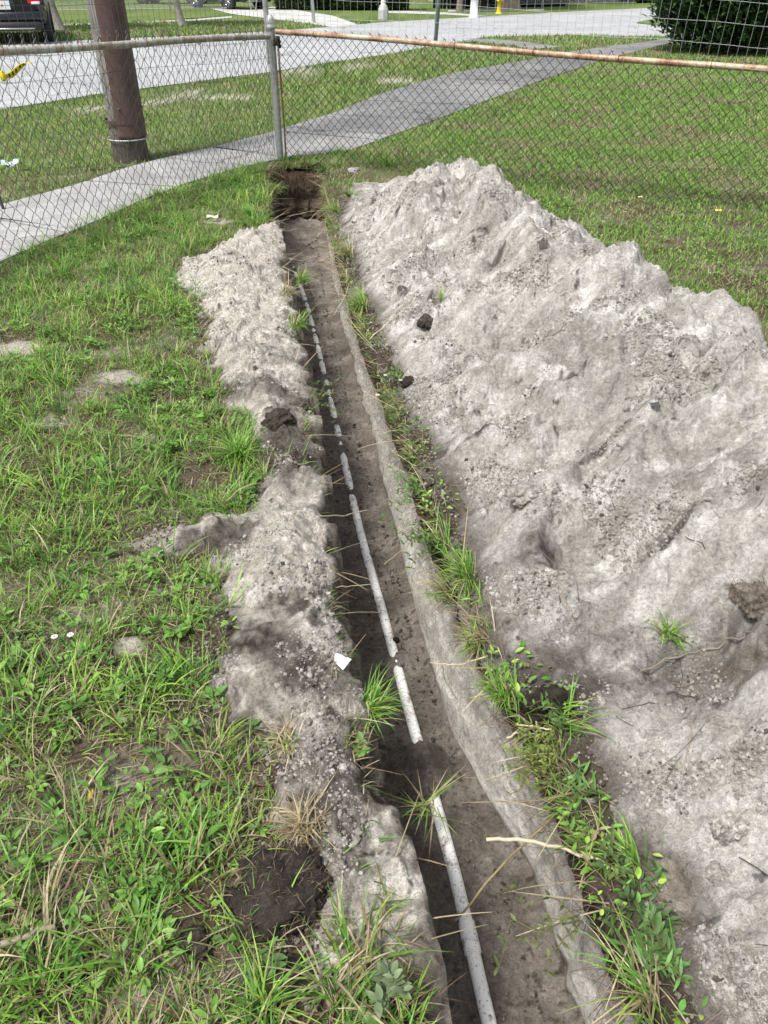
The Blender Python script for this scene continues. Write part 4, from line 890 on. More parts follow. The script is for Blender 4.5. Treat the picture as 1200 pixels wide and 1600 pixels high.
def stalk(name, pts, r, col, label, cat='stem', taper=.5, wob=.004, mat='leaf'):
    P = np.array(pts, float); k = 26; t = np.linspace(0, len(P) - 1, k)
    # smooth interpolation
    S = np.stack([np.interp(t, np.arange(len(P)), P[:, i]) for i in range(3)], 1)
    for _ in range(3): S[1:-1] = (S[:-2] + 2 * S[1:-1] + S[2:]) / 4
    S = S + wob * np.stack([vn(t * 2.3, t * 0 + r * 9999 + i * 3, 900 + i) for i in range(3)], 1)
    mb = MB(); rr = r * np.linspace(1, taper, k) * (1 + .15 * vn(t * 3, t * 0 + 5, 33)); mb.tube(S, rr, 7, col=col)
    return tag(mb.build(name, M[mat]), label, cat)
PALE = (.62, .54, .38); TAN = (.42, .34, .20)
def g3(x, y, z): return G(x, y, z)
stalk('broken_root', [g3(760, 1312, -.05), g3(820, 1311, -.03), g3(880, 1326, -.01), g3(940, 1346, .0), g3(975, 1366, .0)], .0042, PALE, 'thick pale peeled root jutting out over the near trench wall', 'root', .8)
stalk('dry_stalk', [g3(712, 1438, -.40), g3(790, 1345, -.25), g3(850, 1290, -.10), g3(895, 1245, -.02), g3(930, 1217, .02)], .0028, (.40, .34, .18), 'long jointed tan stalk leaning from the bank down to the pipe coupling', 'stalk', .9)
stalk('dry_stalk', [g3(512, 919, .0), g3(540, 916, -.03), g3(582, 913, -.07)], .0021, PALE, 'short pale stalk sticking out from the middle of the left lip', 'stalk')
stalk('dry_stalk', [g3(500, 806, .02), g3(535, 806, -.03), g3(572, 797, -.06)], .002, PALE, 'straight pale stalk on the left lip above the long clean pipe', 'stalk')
stalk('dry_stalk', [g3(508, 942, .0), g3(520, 975, -.05), g3(557, 1010, -.16)], .0022, PALE, 'pale curved stalk drooping from the left wall', 'stalk')
stalk('dry_stalk', [g3(762, 1025, .0), g3(722, 1038, -.03), g3(690, 1038, -.05), g3(672, 1035, -.06)], .0022, PALE, 'arching pale runner reaching left from the right lip', 'stalk')
stalk('dry_stalk', [g3(690, 1040, -.05), g3(695, 1062, -.10), g3(715, 1095, -.18)], .0014, TAN, 'thin forked root hanging below the arching runner', 'root')
stalk('dry_stalk', [g3(792, 1153, -.02), g3(812, 1144, .0), g3(830, 1138, .01)], .0028, PALE, 'stubby pale root end beneath the black clod', 'root', .9)
stalk('dry_stalk', [g3(808, 1132, -.01), g3(840, 1136, .01), g3(862, 1141, .01)], .0022, PALE, 'horizontal pale rootlet just above the stubby root end', 'root', .9)
stalk('dry_stalk', [g3(905, 1388, -.05), g3(918, 1345, .0), g3(932, 1295, .02)], .0019, TAN, 'thin upright tan stalk against the near right wall', 'stalk')
stalk('dry_stalk', [g3(578, 530, .02), g3(610, 500, .08), g3(648, 470, .14)], .0026, PALE, 'pale diagonal straw leaning on the far heap', 'stalk')
stalk('dry_stalk', [g3(600, 882, -.12), g3(640, 850, -.08), g3(672, 825, -.02)], .0016, TAN, 'wiry tan runner dangling left of the dense weed clump', 'stalk')
stalk('dry_stalk', [g3(612, 703, -.05), g3(650, 730, -.02), g3(672, 712, .0)], .0016, PALE, 'thin pale runner crossing the upper right wall', 'stalk')
stalk('dry_stalk', [g3(1200, 602, .45), g3(1165, 592, .43), g3(1130, 585, .42)], .0026, PALE, 'pale straw lying near the top right of the heap', 'stalk')
stalk('dead_leaf', [g3(0, 1478, .03), g3(40, 1462, .035), g3(88, 1446, .03)], .006, (.35, .29, .23), 'rolled dry grey leaf lying in the near left grass', 'leaf', .9)
stalk('buried_root', [at(1000, 1052) + [0, 0, .004], at(1060, 1032) + [0, 0, .008], at(1120, 1018) + [0, 0, .008], at(1160, 995) + [0, 0, .012], at(1200, 985) + [0, 0, .02]], .0024, (.26, .225, .185), 'twisted bundle of grey roots running out of the brown sod slab', 'root', .8, .012)
for i, (a, b, c) in enumerate([((452, 338), (480, 331), (512, 328)), ((448, 402), (472, 408), (500, 398)), ((428, 352), (446, 362), (470, 356)), ((430, 410), (460, 425), (470, 450)), ((560, 452), (530, 430), (505, 415)), ((560, 410), (535, 400), (498, 408)), ((548, 440), (535, 470), (522, 492)), ((496, 370), (512, 352), (530, 342))]):
    lab = ['pale straw bridging the trench just below the end wall', 'pale straw lying across the far trench floor', 'bent straw poking from the left corner of the end wall', 'curved straw drooping from the far left lip', 'straw leaning out from the far right lip', 'straight straw stuck out of the straw-coloured tuft', 'straw hanging down the far right wall', 'short straw by the right side of the end wall'][i]
    stalk('dry_straw', [g3(*a, -.0), g3(*b, -.06), g3(*c, -.12)], .0026, PALE, lab, 'straw')
# seedlings with seed heads fallen in the trench
def fallen():
    p = G(670, 1262, -.30); th = thing('grass_tuft', tuple(p), 'torn grass runner lying over the pipe where it comes out of the soil', 'grass tuft')
    mb = MB(); m = 34; c = pick(m, .5); blades(mb, rng.normal(0, .01, (m, 3)), rng.normal(PI, 1.6, m), U(.06, .16, m), U(.002, .004, m), U(1.0, 1.6, m), U(.0, .5, m), c); mb.build('blades', M['leaf'], th, smooth=False)
fallen()
# white daisies
def flowers():
    for px, py, z, lab in ((602, 586, .06, 'larger white daisy on the weed at the right lip'), (626, 594, .05, 'smaller white daisy just right of the larger one'), (590, 617, .02, 'tiny white daisy hanging lowest on the lip'), (85, 995, .05, 'white flower in the left weeds near the frame edge'), (110, 992, .05, 'white flower right beside another in the left weeds'), (1118, 484, .03, 'white flower in the lawn right of the heap')):
        p = G(px, py, z); th = thing('white_flower', tuple(p), lab, 'flower')
        mb = MB(); n = 9; blades(mb, np.zeros((n, 3)), np.arange(n) * 2 * PI / n, np.full(n, .0095), np.full(n, .0042), np.full(n, 1.3), np.full(n, .3), np.full((n, 3), .75), LFW); mb.build('petals', M['leaf'], th)
        MB().lathe([(0, .003), (.002, .0025), (.0026, .0005), (.001, -.001)], n=8, col=(.6, .4, .03)).build('centre', M['leaf'], th)
        MB().tube([(0, 0, 0), (.002, .003, -z * .5), (.003, .004, -z - .01)], .0008, 4, col=(.1, .16, .05)).build('stem', M['leaf'], th)
flowers()
def scraps():
    def crumple(name, p, sx, sy, c, label, cat, seed, rough=.35):
        n = 14; u = np.linspace(-1, 1, n); A, B = np.meshgrid(u, u); Z = .35 * fbm(A, B, .8, 3, seed) + .2 * np.abs(A) * B
        V = np.stack([A * sx, B * sy * (1 + .3 * A), Z * (sx + sy) * .6 + .012], 2).reshape(-1, 3)
        m = flat(name, c, rough, 0, .08, 60)
        o = mk(name, V, grid_faces(n, n), m, None); o.location = p
        s = o.modifiers.new('thick', 'SOLIDIFY'); s.thickness = .0015
        return tag(o, label, cat)
    o = crumple('plastic_scrap', tuple(at(533, 1036) + [0.0, 0, .003]), .02, .013, (.55, .60, .60), 'pale bluish white scrap of plastic on the left lip', 'litter', 41); o.rotation_euler = (.3, .2, -.6)
    o = crumple('plastic_wrapper', tuple(G(10, 258)), .09, .07, (.5, .6, .66), 'crumpled white and blue wrapper on the verge beyond the left fence', 'litter', 43)
    o = crumple('fallen_leaf', tuple(G(1122, 331, .03)), .022, .012, (.62, .5, .08), 'yellow fallen leaf on the lawn below the right fence', 'leaf', 45); 
    o = crumple('fallen_leaf', tuple(G(1000, 310, .03)), .016, .009, (.6, .45, .15), 'smaller orange fallen leaf left of the yellow one', 'leaf', 47)
    o = crumple('fallen_leaf', tuple(at(1022, 638) + [0, 0, .004]), .014, .009, (.06, .06, .06), 'small black leaf lying on the upper part of the heap', 'leaf', 49)
    o = crumple('flat_chip', tuple(G(332, 341, .02)), .04, .02, (.5, .46, .4), 'pale flat chip lying on the bare soil left of the trench end', 'chip', 51)
scraps()

# ------------------------------------------------------------------ fence
def build_fence():
    c0 = G(438, 250); th = thing('chain_link_fence', (0, 0, 0), 'rusty chain link fence with welded wire above the rail meeting at a corner post', 'fence')
    A = G(-330, 590)[:2]; A = c0[:2] + (G(0, 412)[:2] - c0[:2]) * 1.45       # left run end
    B = c0[:2] + (G(1200, 333)[:2] - c0[:2]) * 1.35
    # corner post
    mb = MB(); mb.tube([(c0[0], c0[1], -.1), (c0[0], c0[1], 1.02)], .031, 18); 
    for z in (.33, .48, .66, .9): mb.tube([(c0[0], c0[1], z), (c0[0], c0[1], z + .022)], .034, 18)
    mb.build('corner_post', M['galv'], th)
    cap = MB().lathe([(.034, 0), (.038, .0), (.038, .03), (.034, .035), (.036, .05), (.034, .075), (.022, .10), (.008, .112), (0, .113)], (c0[0], c0[1], 1.0), 18); cap.build('post_cap', M['galv'], th)
    MB().tube([(c0[0] - .035, c0[1] + .05, .75), (c0[0] - .05, c0[1] + .06, 1.9)], .021, 12).build('extension_pole', M['galv'], th)
    hb = MB()
    for z in (.90, .935): hb.tube([(c0[0] + .02, c0[1] - .035, z), (c0[0] + .055, c0[1] - .045, z + .005), (c0[0] + .07, c0[1] - .02, z - .02)], .013, 8)
    hb.box((c0[0] + .045, c0[1] - .03, .925), (.05, .05, .07), .4, bev=.008); hb.build('rail_clamp', M['wire'], th)
    # rust colours along the rails by place
    def railmat(name, stops):
        m, n, b = newmat(name); co = coords(n); f = noise(n, co, 9, 6, .7); f2 = noise(n, co, 45, 4, .7)
        c = ramp(n, f, stops); c = mul(n, c, ramp(n, f2, [(.3, (.75, .72, .7)), (.65, (1.1,) * 3)])); n.links.new(c, b.inputs['Base Color'])
        b.inputs['Roughness'].default_value = .6; b.inputs['Metallic'].default_value = .25; bump(n, b, [(f2, .001, .5)]); return m
    RL = railmat('weathered_rail', [(.38, (.27, .20, .12)), (.5, (.40, .37, .31)), (.6, (.50, .51, .50))])
    RR_ = railmat('rusty_rail', [(.36, (.20, .08, .045)), (.5, (.40, .26, .16)), (.62, (.52, .44, .33))])
    def run(P0, P1, hz0, hz1, pw, rh, rail, wmat, rr, loops, sag, px_last, inset):
        P0 = np.asarray(P0); P1 = np.asarray(P1); L = np.linalg.norm(P1 - P0); d = (P1 - P0) / L; nrm = np.array([d[1], -d[0]])
        if nrm @ (-P0) < 0: nrm = -nrm        # toward the camera
        def Q(s, z, off=0): return np.array([P0[0] + d[0] * s + nrm[0] * off, P0[1] + d[1] * s + nrm[1] * off, z])
        hz = lambda s: hz0 + (hz1 - hz0) * np.minimum(s / px_last, 1.4)
        k = 40; ss = np.linspace(inset, L, k)
        MB().tube([Q(s, hz(s) + .006 * math.sin(s * 1.9)) for s in ss], rr, 14).build('top_rail', rail, th)
        # chain link
        wr = .0026 if loops else .0030; mb = MB(); hw = pw / 2; nw = int(L / hw)
        for i in range(nw):
            s0 = i * hw; top = hz(s0) + (.045 if loops else .012) - sag(s0); rows = int(top / rh) + 1
            j = np.arange(rows + 1); z = top - j * rh; s = s0 + hw * ((j + i) % 2) + .006 * vn(s0 * 1.3 + 0 * j, z * 3, 41); 
            off = -.028 + .004 * ((j + i) % 2 * 2 - 1) + .012 * vn(s * .8, z * 1.5, 43)
            m = (s > .03); 
            if m.sum() < 2: continue
            P = np.array([Q(a, max(b, -.01), o) for a, b, o in zip(s[m], z[m], off[m])])
            mb.tube(P, wr, 3, cap=False)
        # knuckles along the top selvage
        n = int(L / pw)
        for i in range(n):
            s = i * pw + (0 if loops else hw); z = hz(s) + (.035 if loops else .012) - sag(s); t = np.linspace(0, 2 * PI, 11)
            if s < .05: continue
            if loops:
                ht = .036 + .01 * random.random(); w_ = .02
                S = [Q(s + w_ * math.sin(a) * (1 if a < PI else 1) * math.sin(a / 2), z + ht * (1 - math.cos(a)) / 2, -.026 + .006 * math.cos(a / 2)) for a in t]
                S = [Q(s - hw * .55, z - .028, -.03)] + S + [Q(s + hw * .55, z - .028, -.022)]
                mb.tube(S, .0023, 4, cap=False)
            else:
                e = random.uniform(-.008, .008)
                mb.tube([Q(s - hw * .7, z - .012, -.026), Q(s, z + .02 + e, -.02), Q(s + hw * .7, z - .012, -.026)], .0024, 4, cap=False)
                mb.tube([Q(s - .012, z + .028 + e, -.026), Q(s + .012, z + .014 + e, -.02)], .0022, 4, cap=False)
        mb.build('chain_mesh', wmat, th)
        # welded wire panel on the camera side, running above the rail
        mb = MB(); sp = .06; topz = lambda s: hz(s) + .37 + .02 * vn(np.array([s * .9]), np.array([3.]), 45)[0] + (.08 if loops else 0) * 1
        n = int(L / sp)
        for i in range(1, n):
            s = i * sp; zt = topz(s); lean = .05 * vn(np.array([s * .7]), np.array([9.]), 47)[0]
            mb.tube([Q(s, max(.03, hz(s) - (.35 if loops else .10)), .030), Q(s + lean * .3, hz(s), .032), Q(s + lean, zt, .02 + lean)], .0012, 3, cap=False)
        for j in range(14):
            S = []
            for s in np.arange(.03, L, .12):
                z = topz(s) - j * .12 + .006 * vn(np.array([s * 3]), np.array([j * 3.]), 49)[0]
                if z < hz(s) - (.35 if loops else .10): break
                S.append(Q(s, z, .031))
            if len(S) > 3: mb.tube(S, .0012, 3, cap=False)
        mb.build('welded_wire', M['barew'] if not loops else M['wirel'], th)
        # ties
        for s in np.arange(.42, L, .62):
            mb = MB(); t = np.linspace(0, 2 * PI, 9); z = hz(s)
            mb.tube([Q(s + .004 * a / 6, z + (rr + .003) * math.sin(a), (rr + .003) * math.cos(a)) for a in t], .0028, 4, cap=False)
            mb.build('tie_wire', M['rust'], th)
        return Q, hz
    LB = np.linalg.norm(B - c0[:2]); LA = np.linalg.norm(A - c0[:2])
    sB = LB / 1.35; sA = LA / 1.45
    hA0, hA1, hB0, hB1 = RAILH
    run(c0[:2], A, hA0, hA1, .090, .047, RL, M['wirel'], .0215, True, lambda s: 0, sA, .05)
    Q, hz = run(c0[:2], B, hB0, hB1, .080, .037, RR_, M['wire'], .0205, False, lambda s: .035 * math.exp(-(s / .5) ** 2), sB, .05)
    MB().tube([Q(.055, .02, -.02), Q(.05, hz(.05) - .05, -.02)], .006, 6).build('tension_bar', M['rust'], th)
    for s, e in ((LB / 1.35 * 1.3, B), ):
        MB().tube([Q(s, -.1, -.04), Q(s, hz(s) + .02, -.04)], .025, 12).build('line_post', M['rust'], th)
    MB().tube([(A[0], A[1], -.1), (A[0], A[1], 1.15)], .03, 12).build('line_post', M['galv'], th)
    return c0
def ray_z(px, py, Yr):     # height at which the sight line through a photo point passes depth Yr
    r = _F + np.array([1., 0, 0]) * (px - 600) / 1202 + _U * (800 - py) / 1202
    return H + r[2] * Yr / r[1]
_c = G(438, 250); _e = G(1200, 333); _l = G(0, 412)
RAILH = (ray_z(418, 57, _c[1]), ray_z(0, 80, _l[1] + .15), ray_z(438, 49, _c[1]), ray_z(1175, 113, _e[1] + .05))
print('rail heights', RAILH)
build_fence()
def tape():
    # torn end of yellow barrier tape tied to the mesh
    l0 = G(0, 412)[:2]; c = G(438, 250)[:2]; d = (c - l0) / np.linalg.norm(c - l0)
    r = _F + np.array([1., 0, 0]) * (-10 - 600) / 1202 + _U * (800 - 145) / 1202
    # point on the fence plane
    n = np.array([-d[1], d[0]]); t = (n @ l0) / (n @ r[:2]); p = np.array([0, 0, H]) + r * t
    p = p + [0, 0, .03]; th = thing('barrier_tape', tuple(p), 'torn yellow barrier tape with black marks tied to the left fence', 'tape')
    m = flat('yellow_tape', (.80, .62, .02), .4, 0, .05, 30)
    k = 16; t = np.linspace(0, 1, k)
    base = np.stack([t * .27 * .9 + .0, t * .05 - .06, .02 + .09 * t + .01 * np.sin(t * 9)], 1)
    def rib(off, w_, nm, mat, t0=0, t1=1, lift=0):
        q = np.linspace(t0, t1, k); C = np.stack([np.interp(q, t, base[:, i]) for i in range(3)], 1) + off
        Wv = np.stack([.2 * np.sin(q * 7), .5 + 0 * q, np.cos(q * 5) * .8], 1) * w_
        V = np.vstack([C - Wv, C + Wv]) + np.array([0, -lift, lift * .3]); o = mk(nm, V, grid_faces(2, k), mat, th)
        s = o.modifiers.new('thick', 'SOLIDIFY'); s.thickness = .0012
    rib(np.array([0, 0, 0.]), .021, 'tape', m)
    rib(np.array([-.10, -.02, -.03]), .026, 'tape', m, 0, .7)
    MB().box((.095, -.05, .055), (.028, .04, .05), .4, bev=.01).build('knot', m, th)
    bk = flat('black_print', (.02, .02, .02), .5)
    for i, a in enumerate((.28, .36, .5, .58, .66, .76, .84)): rib(np.array([0, 0, 0.]), .011, 'printed_mark', bk, a, a + .035, .004)
tape()

# ------------------------------------------------------------------ utility pole with its steel splint
def build_pole():
    p = G(206, 250); th = thing('utility_pole', (p[0], p[1], 0), 'weathered grey wooden utility pole reinforced by a brown steel channel', 'pole')
    m, n, b = newmat('weathered_timber'); co = coords(n); mp = N(n, 'ShaderNodeMapping'); mp.inputs['Scale'].default_value = (30, 30, 1.2); n.links.new(co, mp.inputs[0])
    f = noise(n, mp.outputs[0], 2.5, 7, .7); f2 = noise(n, co, 6, 4)
    c = ramp(n, f, [(.35, (.07, .063, .055)), (.5, (.20, .19, .175)), (.65, (.32, .31, .29))]); c = mul(n, c, ramp(n, f2, [(.3, (.7,) * 3), (.7, (1.1,) * 3)]))
    sx = N(n, 'ShaderNodeSeparateXYZ'); n.links.new(co, sx.inputs[0]); c = mul(n, c, ramp(n, sx.outputs['Z'], [(.15, (.45, .38, .34)), (.45, (1, 1, 1))]))
    n.links.new(c, b.inputs['Base Color']); b.inputs['Roughness'].default_value = .9; bump(n, b, [(f, .012, .8)])
    Z = np.concatenate([np.linspace(-.2, 3, 40), np.linspace(3.3, 8.5, 14)]); A = np.arange(28) * 2 * PI / 28
    rad = .150 - .006 * Z; V = []
    for z, r_ in zip(Z, rad):
        fl = .006 * vn(A * 3.5, z * .8 + 0 * A, 61) + .012 * np.exp(-((z) / .15) ** 2)
        V.append(np.stack([(r_ + fl) * np.cos(A), (r_ + fl) * np.sin(A), 0 * A + z], 1))
    k = 28; i = np.arange((len(Z) - 1) * k); q = i // k; c_ = i % k; c2 = (c_ + 1) % k
    mb = MB(); mb.add(np.vstack(V), np.stack([q * k + c_, q * k + c2, (q + 1) * k + c2, (q + 1) * k + c_], 1)); mb.add(np.vstack([V[-1], [[0, 0, Z[-1]]]]), np.array([[a, (a + 1) % 28, 28] for a in range(28)])); mb.build('wooden_pole', m, th)
    bm_, n, b = newmat('brown_steel'); co = coords(n); f = noise(n, co, 10, 6, .7); c = ramp(n, f, [(.3, (.06, .033, .027)), (.55, (.092, .052, .044)), (.75, (.13, .08, .068))]); n.links.new(c, b.inputs['Base Color']); b.inputs['Roughness'].default_value = .55; bump(n, b, [(noise(n, co, 60), .001, .4)])
    # channel: arc of steel standing off the camera-facing side, slightly right
    view = math.atan2(-p[1], -p[0]) + .50
    aa = np.linspace(-.98, .98, 17); zz = np.array([.20, .22, 1.0, 2.0, 3.1]); V = []; nr2 = len(aa)
    for z in zz:
        r_ = .150 - .006 * z + .018
        V.append(np.stack([r_ * np.cos(view + aa), r_ * np.sin(view + aa), 0 * aa + z], 1))
    for z in zz:
        r_ = .150 - .006 * z + .006
        V.append(np.stack([r_ * np.cos(view + aa), r_ * np.sin(view + aa), 0 * aa + z], 1))
    V = np.vstack(V); nz = len(zz); Fo = grid_faces(nz, nr2); Fi = Fo + nz * nr2; F = [Fo, Fi[:, ::-1]]
    off = nz * nr2; q = np.arange(nr2 - 1); F.append(np.stack([q, q + off, q + off + 1, q + 1], 1)); r0 = (nz - 1) * nr2; F.append(np.stack([r0 + q, r0 + q + 1, r0 + q + 1 + off, r0 + q + off], 1))
    for e in (0, nr2 - 1):
        z_ = np.arange(nz - 1) * nr2 + e; F.append(np.stack([z_, z_ + nr2, z_ + nr2 + off, z_ + off], 1))
    mk('steel_channel', V, np.vstack(F), bm_, th)
    for z, h_ in ((.31, .03), (1.27, .04), (2.1, .04)):
        t = np.linspace(0, 2 * PI, 33); r_ = .150 - .006 * z + .0185; mb = MB()
        V = [[(r_ + (.004 if s else 0)) * math.cos(a), (r_ + (.004 if s else 0)) * math.sin(a), z + hh] for hh in (0, h_) for s in (0, 1) for a in t]
        k = 33; q = np.arange(32); mb.add(V, np.vstack([np.stack([q + k, q + k + 1, q + 3 * k + 1, q + 3 * k], 1), np.stack([q + 2 * k, q + 3 * k, q + 3 * k + 1, q + 2 * k + 1], 1), np.stack([q, q + 1, q + k + 1, q + k], 1)])); mb.build('steel_band', bm_, th, smooth=False)
    t = np.linspace(0, 2 * PI, 25); MB().tube([(.175 * math.cos(a), .175 * math.sin(a), .185) for a in t], .005, 6, cap=False).build('tie_wire', M['barew'], th)
    mb = MB()
    for a in (-.7, .7): MB().lathe([(0, .01), (.012, .01), (.012, 0)], (0.172 * math.cos(view + a), .172 * math.sin(view + a), .43), 8).build('bolt', bm_, th)
    MB().box((0, 0, 7.9), (2.2, .11, .13), .6).build('crossarm', m, th)
build_pole()

# ------------------------------------------------------------------ foliage builders for bush, hedges, trees
def leaf_cloud(n, c, rad, Ls, pal, shell=.55, flat_bottom=None, noise_amp=.22, seed=0, lw=.42):
    mb = MB(); u = rng.normal(0, 1, (n, 3)); u /= np.linalg.norm(u, axis=1)[:, None]
    bumpy = 1 + noise_amp * fbm(u[:, 0] * 2 + seed, u[:, 1] * 2 + u[:, 2] * 1.7, .7, 4, 950 + seed)
    r_ = (shell + (1 - shell) * rng.random(n) ** .6) * bumpy; P = u * r_[:, None] * np.array(rad) + np.array(c)
    if flat_bottom is not None: P = P[P[:, 2] > flat_bottom + .12 * vn(P[P[:, 2] > -99][:, 0] * 3, P[P[:, 2] > -99][:, 1] * 3, 5)]
    m = len(P); az = np.arctan2(P[:, 1] - c[1], P[:, 0] - c[0]) + rng.normal(0, 1.0, m)
    col = np.array(pal)[rng.integers(0, len(pal), m)] * rng.uniform(.65, 1.35, (m, 1))
    L = U(*Ls, m); blades(mb, P, az, L, L * lw, U(.3, 1.6, m), U(0, .9, m), col, LF, .25); return mb
def build_bush():
    p = G(1135, 88); th = thing('round_bush', (p[0] + .45, p[1] + 1.1, 0), 'big dark green round bush with glossy leaves at the right beyond the fence', 'bush')
    pal = [(.03, .065, .022), (.022, .05, .018), (.045, .09, .03), (.06, .12, .035)]
    mb = leaf_cloud(22000, (0, 0, 1.15), (1.75, 1.6, 1.45), (.11, .20), pal, .35, .08, .26, 1); mb.build('foliage', M['gloss'], th)
    t = MB()
    for i in range(7):
        a = i * .9; t.tube([(.05 * math.cos(a), .05 * math.sin(a), -.05), (.18 * math.cos(a), .18 * math.sin(a), .5), (.6 * math.cos(a), .6 * math.sin(a), 1.3)], [.06, .045, .02], 7)
    t.build('trunk', flat('dark_bark', (.10, .08, .06), .9, 0, .3, 20), th)
build_bush()
M['bark'] = flat('pale_bark', (.30, .28, .25), .95, 0, .35, 14, .006)
def hedge(name, x0, y0, x1, y1, h_, n, pal, label, Ls=(.10, .2)):
    L = math.hypot(x1 - x0, y1 - y0); a = math.atan2(y1 - y0, x1 - x0); th = thing(name, ((x0 + x1) / 2, (y0 + y1) / 2, 0), label, 'hedge', rz=a)
    mb = MB(); X = U(-L / 2, L / 2, n); Y = U(-1, 1, n); face = rng.random(n); Z = U(.05, h_, n); Y = np.where(face < .7, -.75 + .25 * rng.random(n), U(-.7, .7, n)); Z = np.where(face < .7, Z, h_ - .2 * rng.random(n))
    dpt = fbm(X, Z, .9, 4, 960); Y = Y - .35 * dpt; Z = Z * (1 + .12 * fbm(X, X * 0, 1.2, 3, 961)); m = rng.random(n) < sst(-.45, .1, dpt) * .8 + .2; X, Y, Z = X[m], Y[m], Z[m]; n = len(X)
    c = np.array(pal)[rng.integers(0, len(pal), n)] * rng.uniform(.6, 1.4, (n, 1)); l = U(*Ls, n)
    blades(mb, np.stack([X, Y, Z], 1), rng.normal(-PI / 2, 1.2, n), l, l * .45, U(.3, 1.6, n), U(0, .9, n), c, LF); mb.build('foliage', M['leaf'], th)
    core = MB(); core.box((0, .1, h_ * .45), (L * .98, .9, h_ * .9)); core.build('branch_core', flat('dark_twigs', (.025, .028, .015), 1, 0, .5, 6, .02), th)
dk = [(.04, .08, .025), (.06, .11, .03), (.09, .15, .04), (.03, .06, .02)]
def GX(px, py): g = G(px, py); return g[0], g[1]
a, b = GX(425, 17), GX(640, 17.5); hedge('clipped_hedge', a[0], a[1] + 1.5, b[0] * 1.02, b[1] + 1.2, 2.6, 15000, dk, 'dark green hedge across the road behind the first white post')
a, b = GX(690, 17), GX(890, 11); hedge('clipped_hedge', a[0], a[1] + 2.5, b[0], b[1] + 2, 2.8, 12000, [(.035, .06, .022), (.06, .085, .03), (.08, .07, .045), (.03, .04, .02)], 'dark brownish hedge behind the yellow hydrant', (.12, .25))
a, b = GX(890, 10), GX(1100, 8); hedge('clipped_hedge', a[0], a[1] + 4, b[0] + 6, b[1] + 6, 2.0, 9000, [(.09, .13, .045), (.14, .15, .06), (.06, .09, .03), (.22, .2, .11)], 'pale mixed shrubs beside the far white house', (.15, .3))
a, b = GX(-250, 10), GX(60, 4); hedge('clipped_hedge', a[0] - 2, a[1] + 4, b[0], b[1] + 6, 2.4, 6000, dk, 'dark hedge far behind the parked black car', (.15, .3))
def tree(name, px, py, h_, r_, label, lean=.08, bark=None, crown=1.6, n=5000, seed=1, pal=dk, group=None, straight=False):
    p = G(px, py); th = thing(name, tuple(p), label, 'tree', group)
    t = MB(); z = np.linspace(-.1, h_, 14); S = np.stack([lean * z + .04 * vn(z * .8, z * 0 + seed, 71), .04 * vn(z * .8, z * 0 + seed + 5, 73), z], 1)
    t.tube(S, r_ * (1 - .4 * z / h_) + r_ * .35 * np.exp(-z / .25), 12, cap=True)
    for k in range(6):
        a = k * 1.05 + seed; s = S[-3 - k % 3]; t.tube([s, s + [crown * .4 * math.cos(a), crown * .4 * math.sin(a), crown * .35], s + [crown * .75 * math.cos(a), crown * .75 * math.sin(a), crown * .8]], [r_ * .5, r_ * .3, r_ * .1], 7)
    t.build('trunk', bark or M['bark'], th)
    leaf_cloud(n, tuple(S[-1] + [0, 0, crown * .35]), (crown, crown, crown * .75), (.10, .2), pal, .35, None, .3, seed).build('crown', M['leaf'], th)
tree('street_tree', 94, 47, 3.2, .12, 'slender grey tree trunk standing between the black car and the utility pole', -.16, seed=2)
tree('street_tree', 285, 41, 3.4, .10, 'slim pale tree trunk on the far verge right of the utility pole', -.1, seed=3)
tree('street_tree', 718, 18, 3.2, .13, 'thin tree trunk between the grey sign post and the second white post', .0, bark=flat('brown_bark', (.17, .15, .12), .9, 0, .3, 15, .005), seed=4)
tree('street_tree', 795, 15, 4.0, .42, 'thick tan trunk directly behind the yellow hydrant', .0, bark=flat('tan_bark', (.24, .20, .13), .95, 0, .3, 8, .01), crown=2.4, seed=5)

# ------------------------------------------------------------------ street furniture
def hydrant():
    p = G(779, 22); th = thing('fire_hydrant', tuple(p), 'yellow fire hydrant on the verge across the road', 'hydrant')
    y = flat('yellow_paint', (.72, .52, .03), .4, 0, .08, 10)
    MB().lathe([(.0, 0), (.15, 0), (.15, .035), (.10, .04), (.095, .07), (.085, .10), (.085, .42), (.115, .425), (.115, .46), (.09, .465), (.09, .56), (.105, .565), (.105, .59)], n=20).build('barrel', y, th)
    MB().lathe([(.104, .59), (.10, .61), (.085, .66), (.055, .70), (.03, .715), (.03, .76), (0, .762)], n=20).build('bonnet', y, th)
    for s, ax in ((1, 'x'), (-1, 'x'), (-1, 'y')):
        MB().lathe([(.04, .07 * s), (.045, .10 * s), (.06, .105 * s), (.06, .15 * s), (.03, .155 * s), (.025, .18 * s), (0, .18 * s)], (0, 0, .51), 12, ax).build('outlet', y, th)
hydrant()
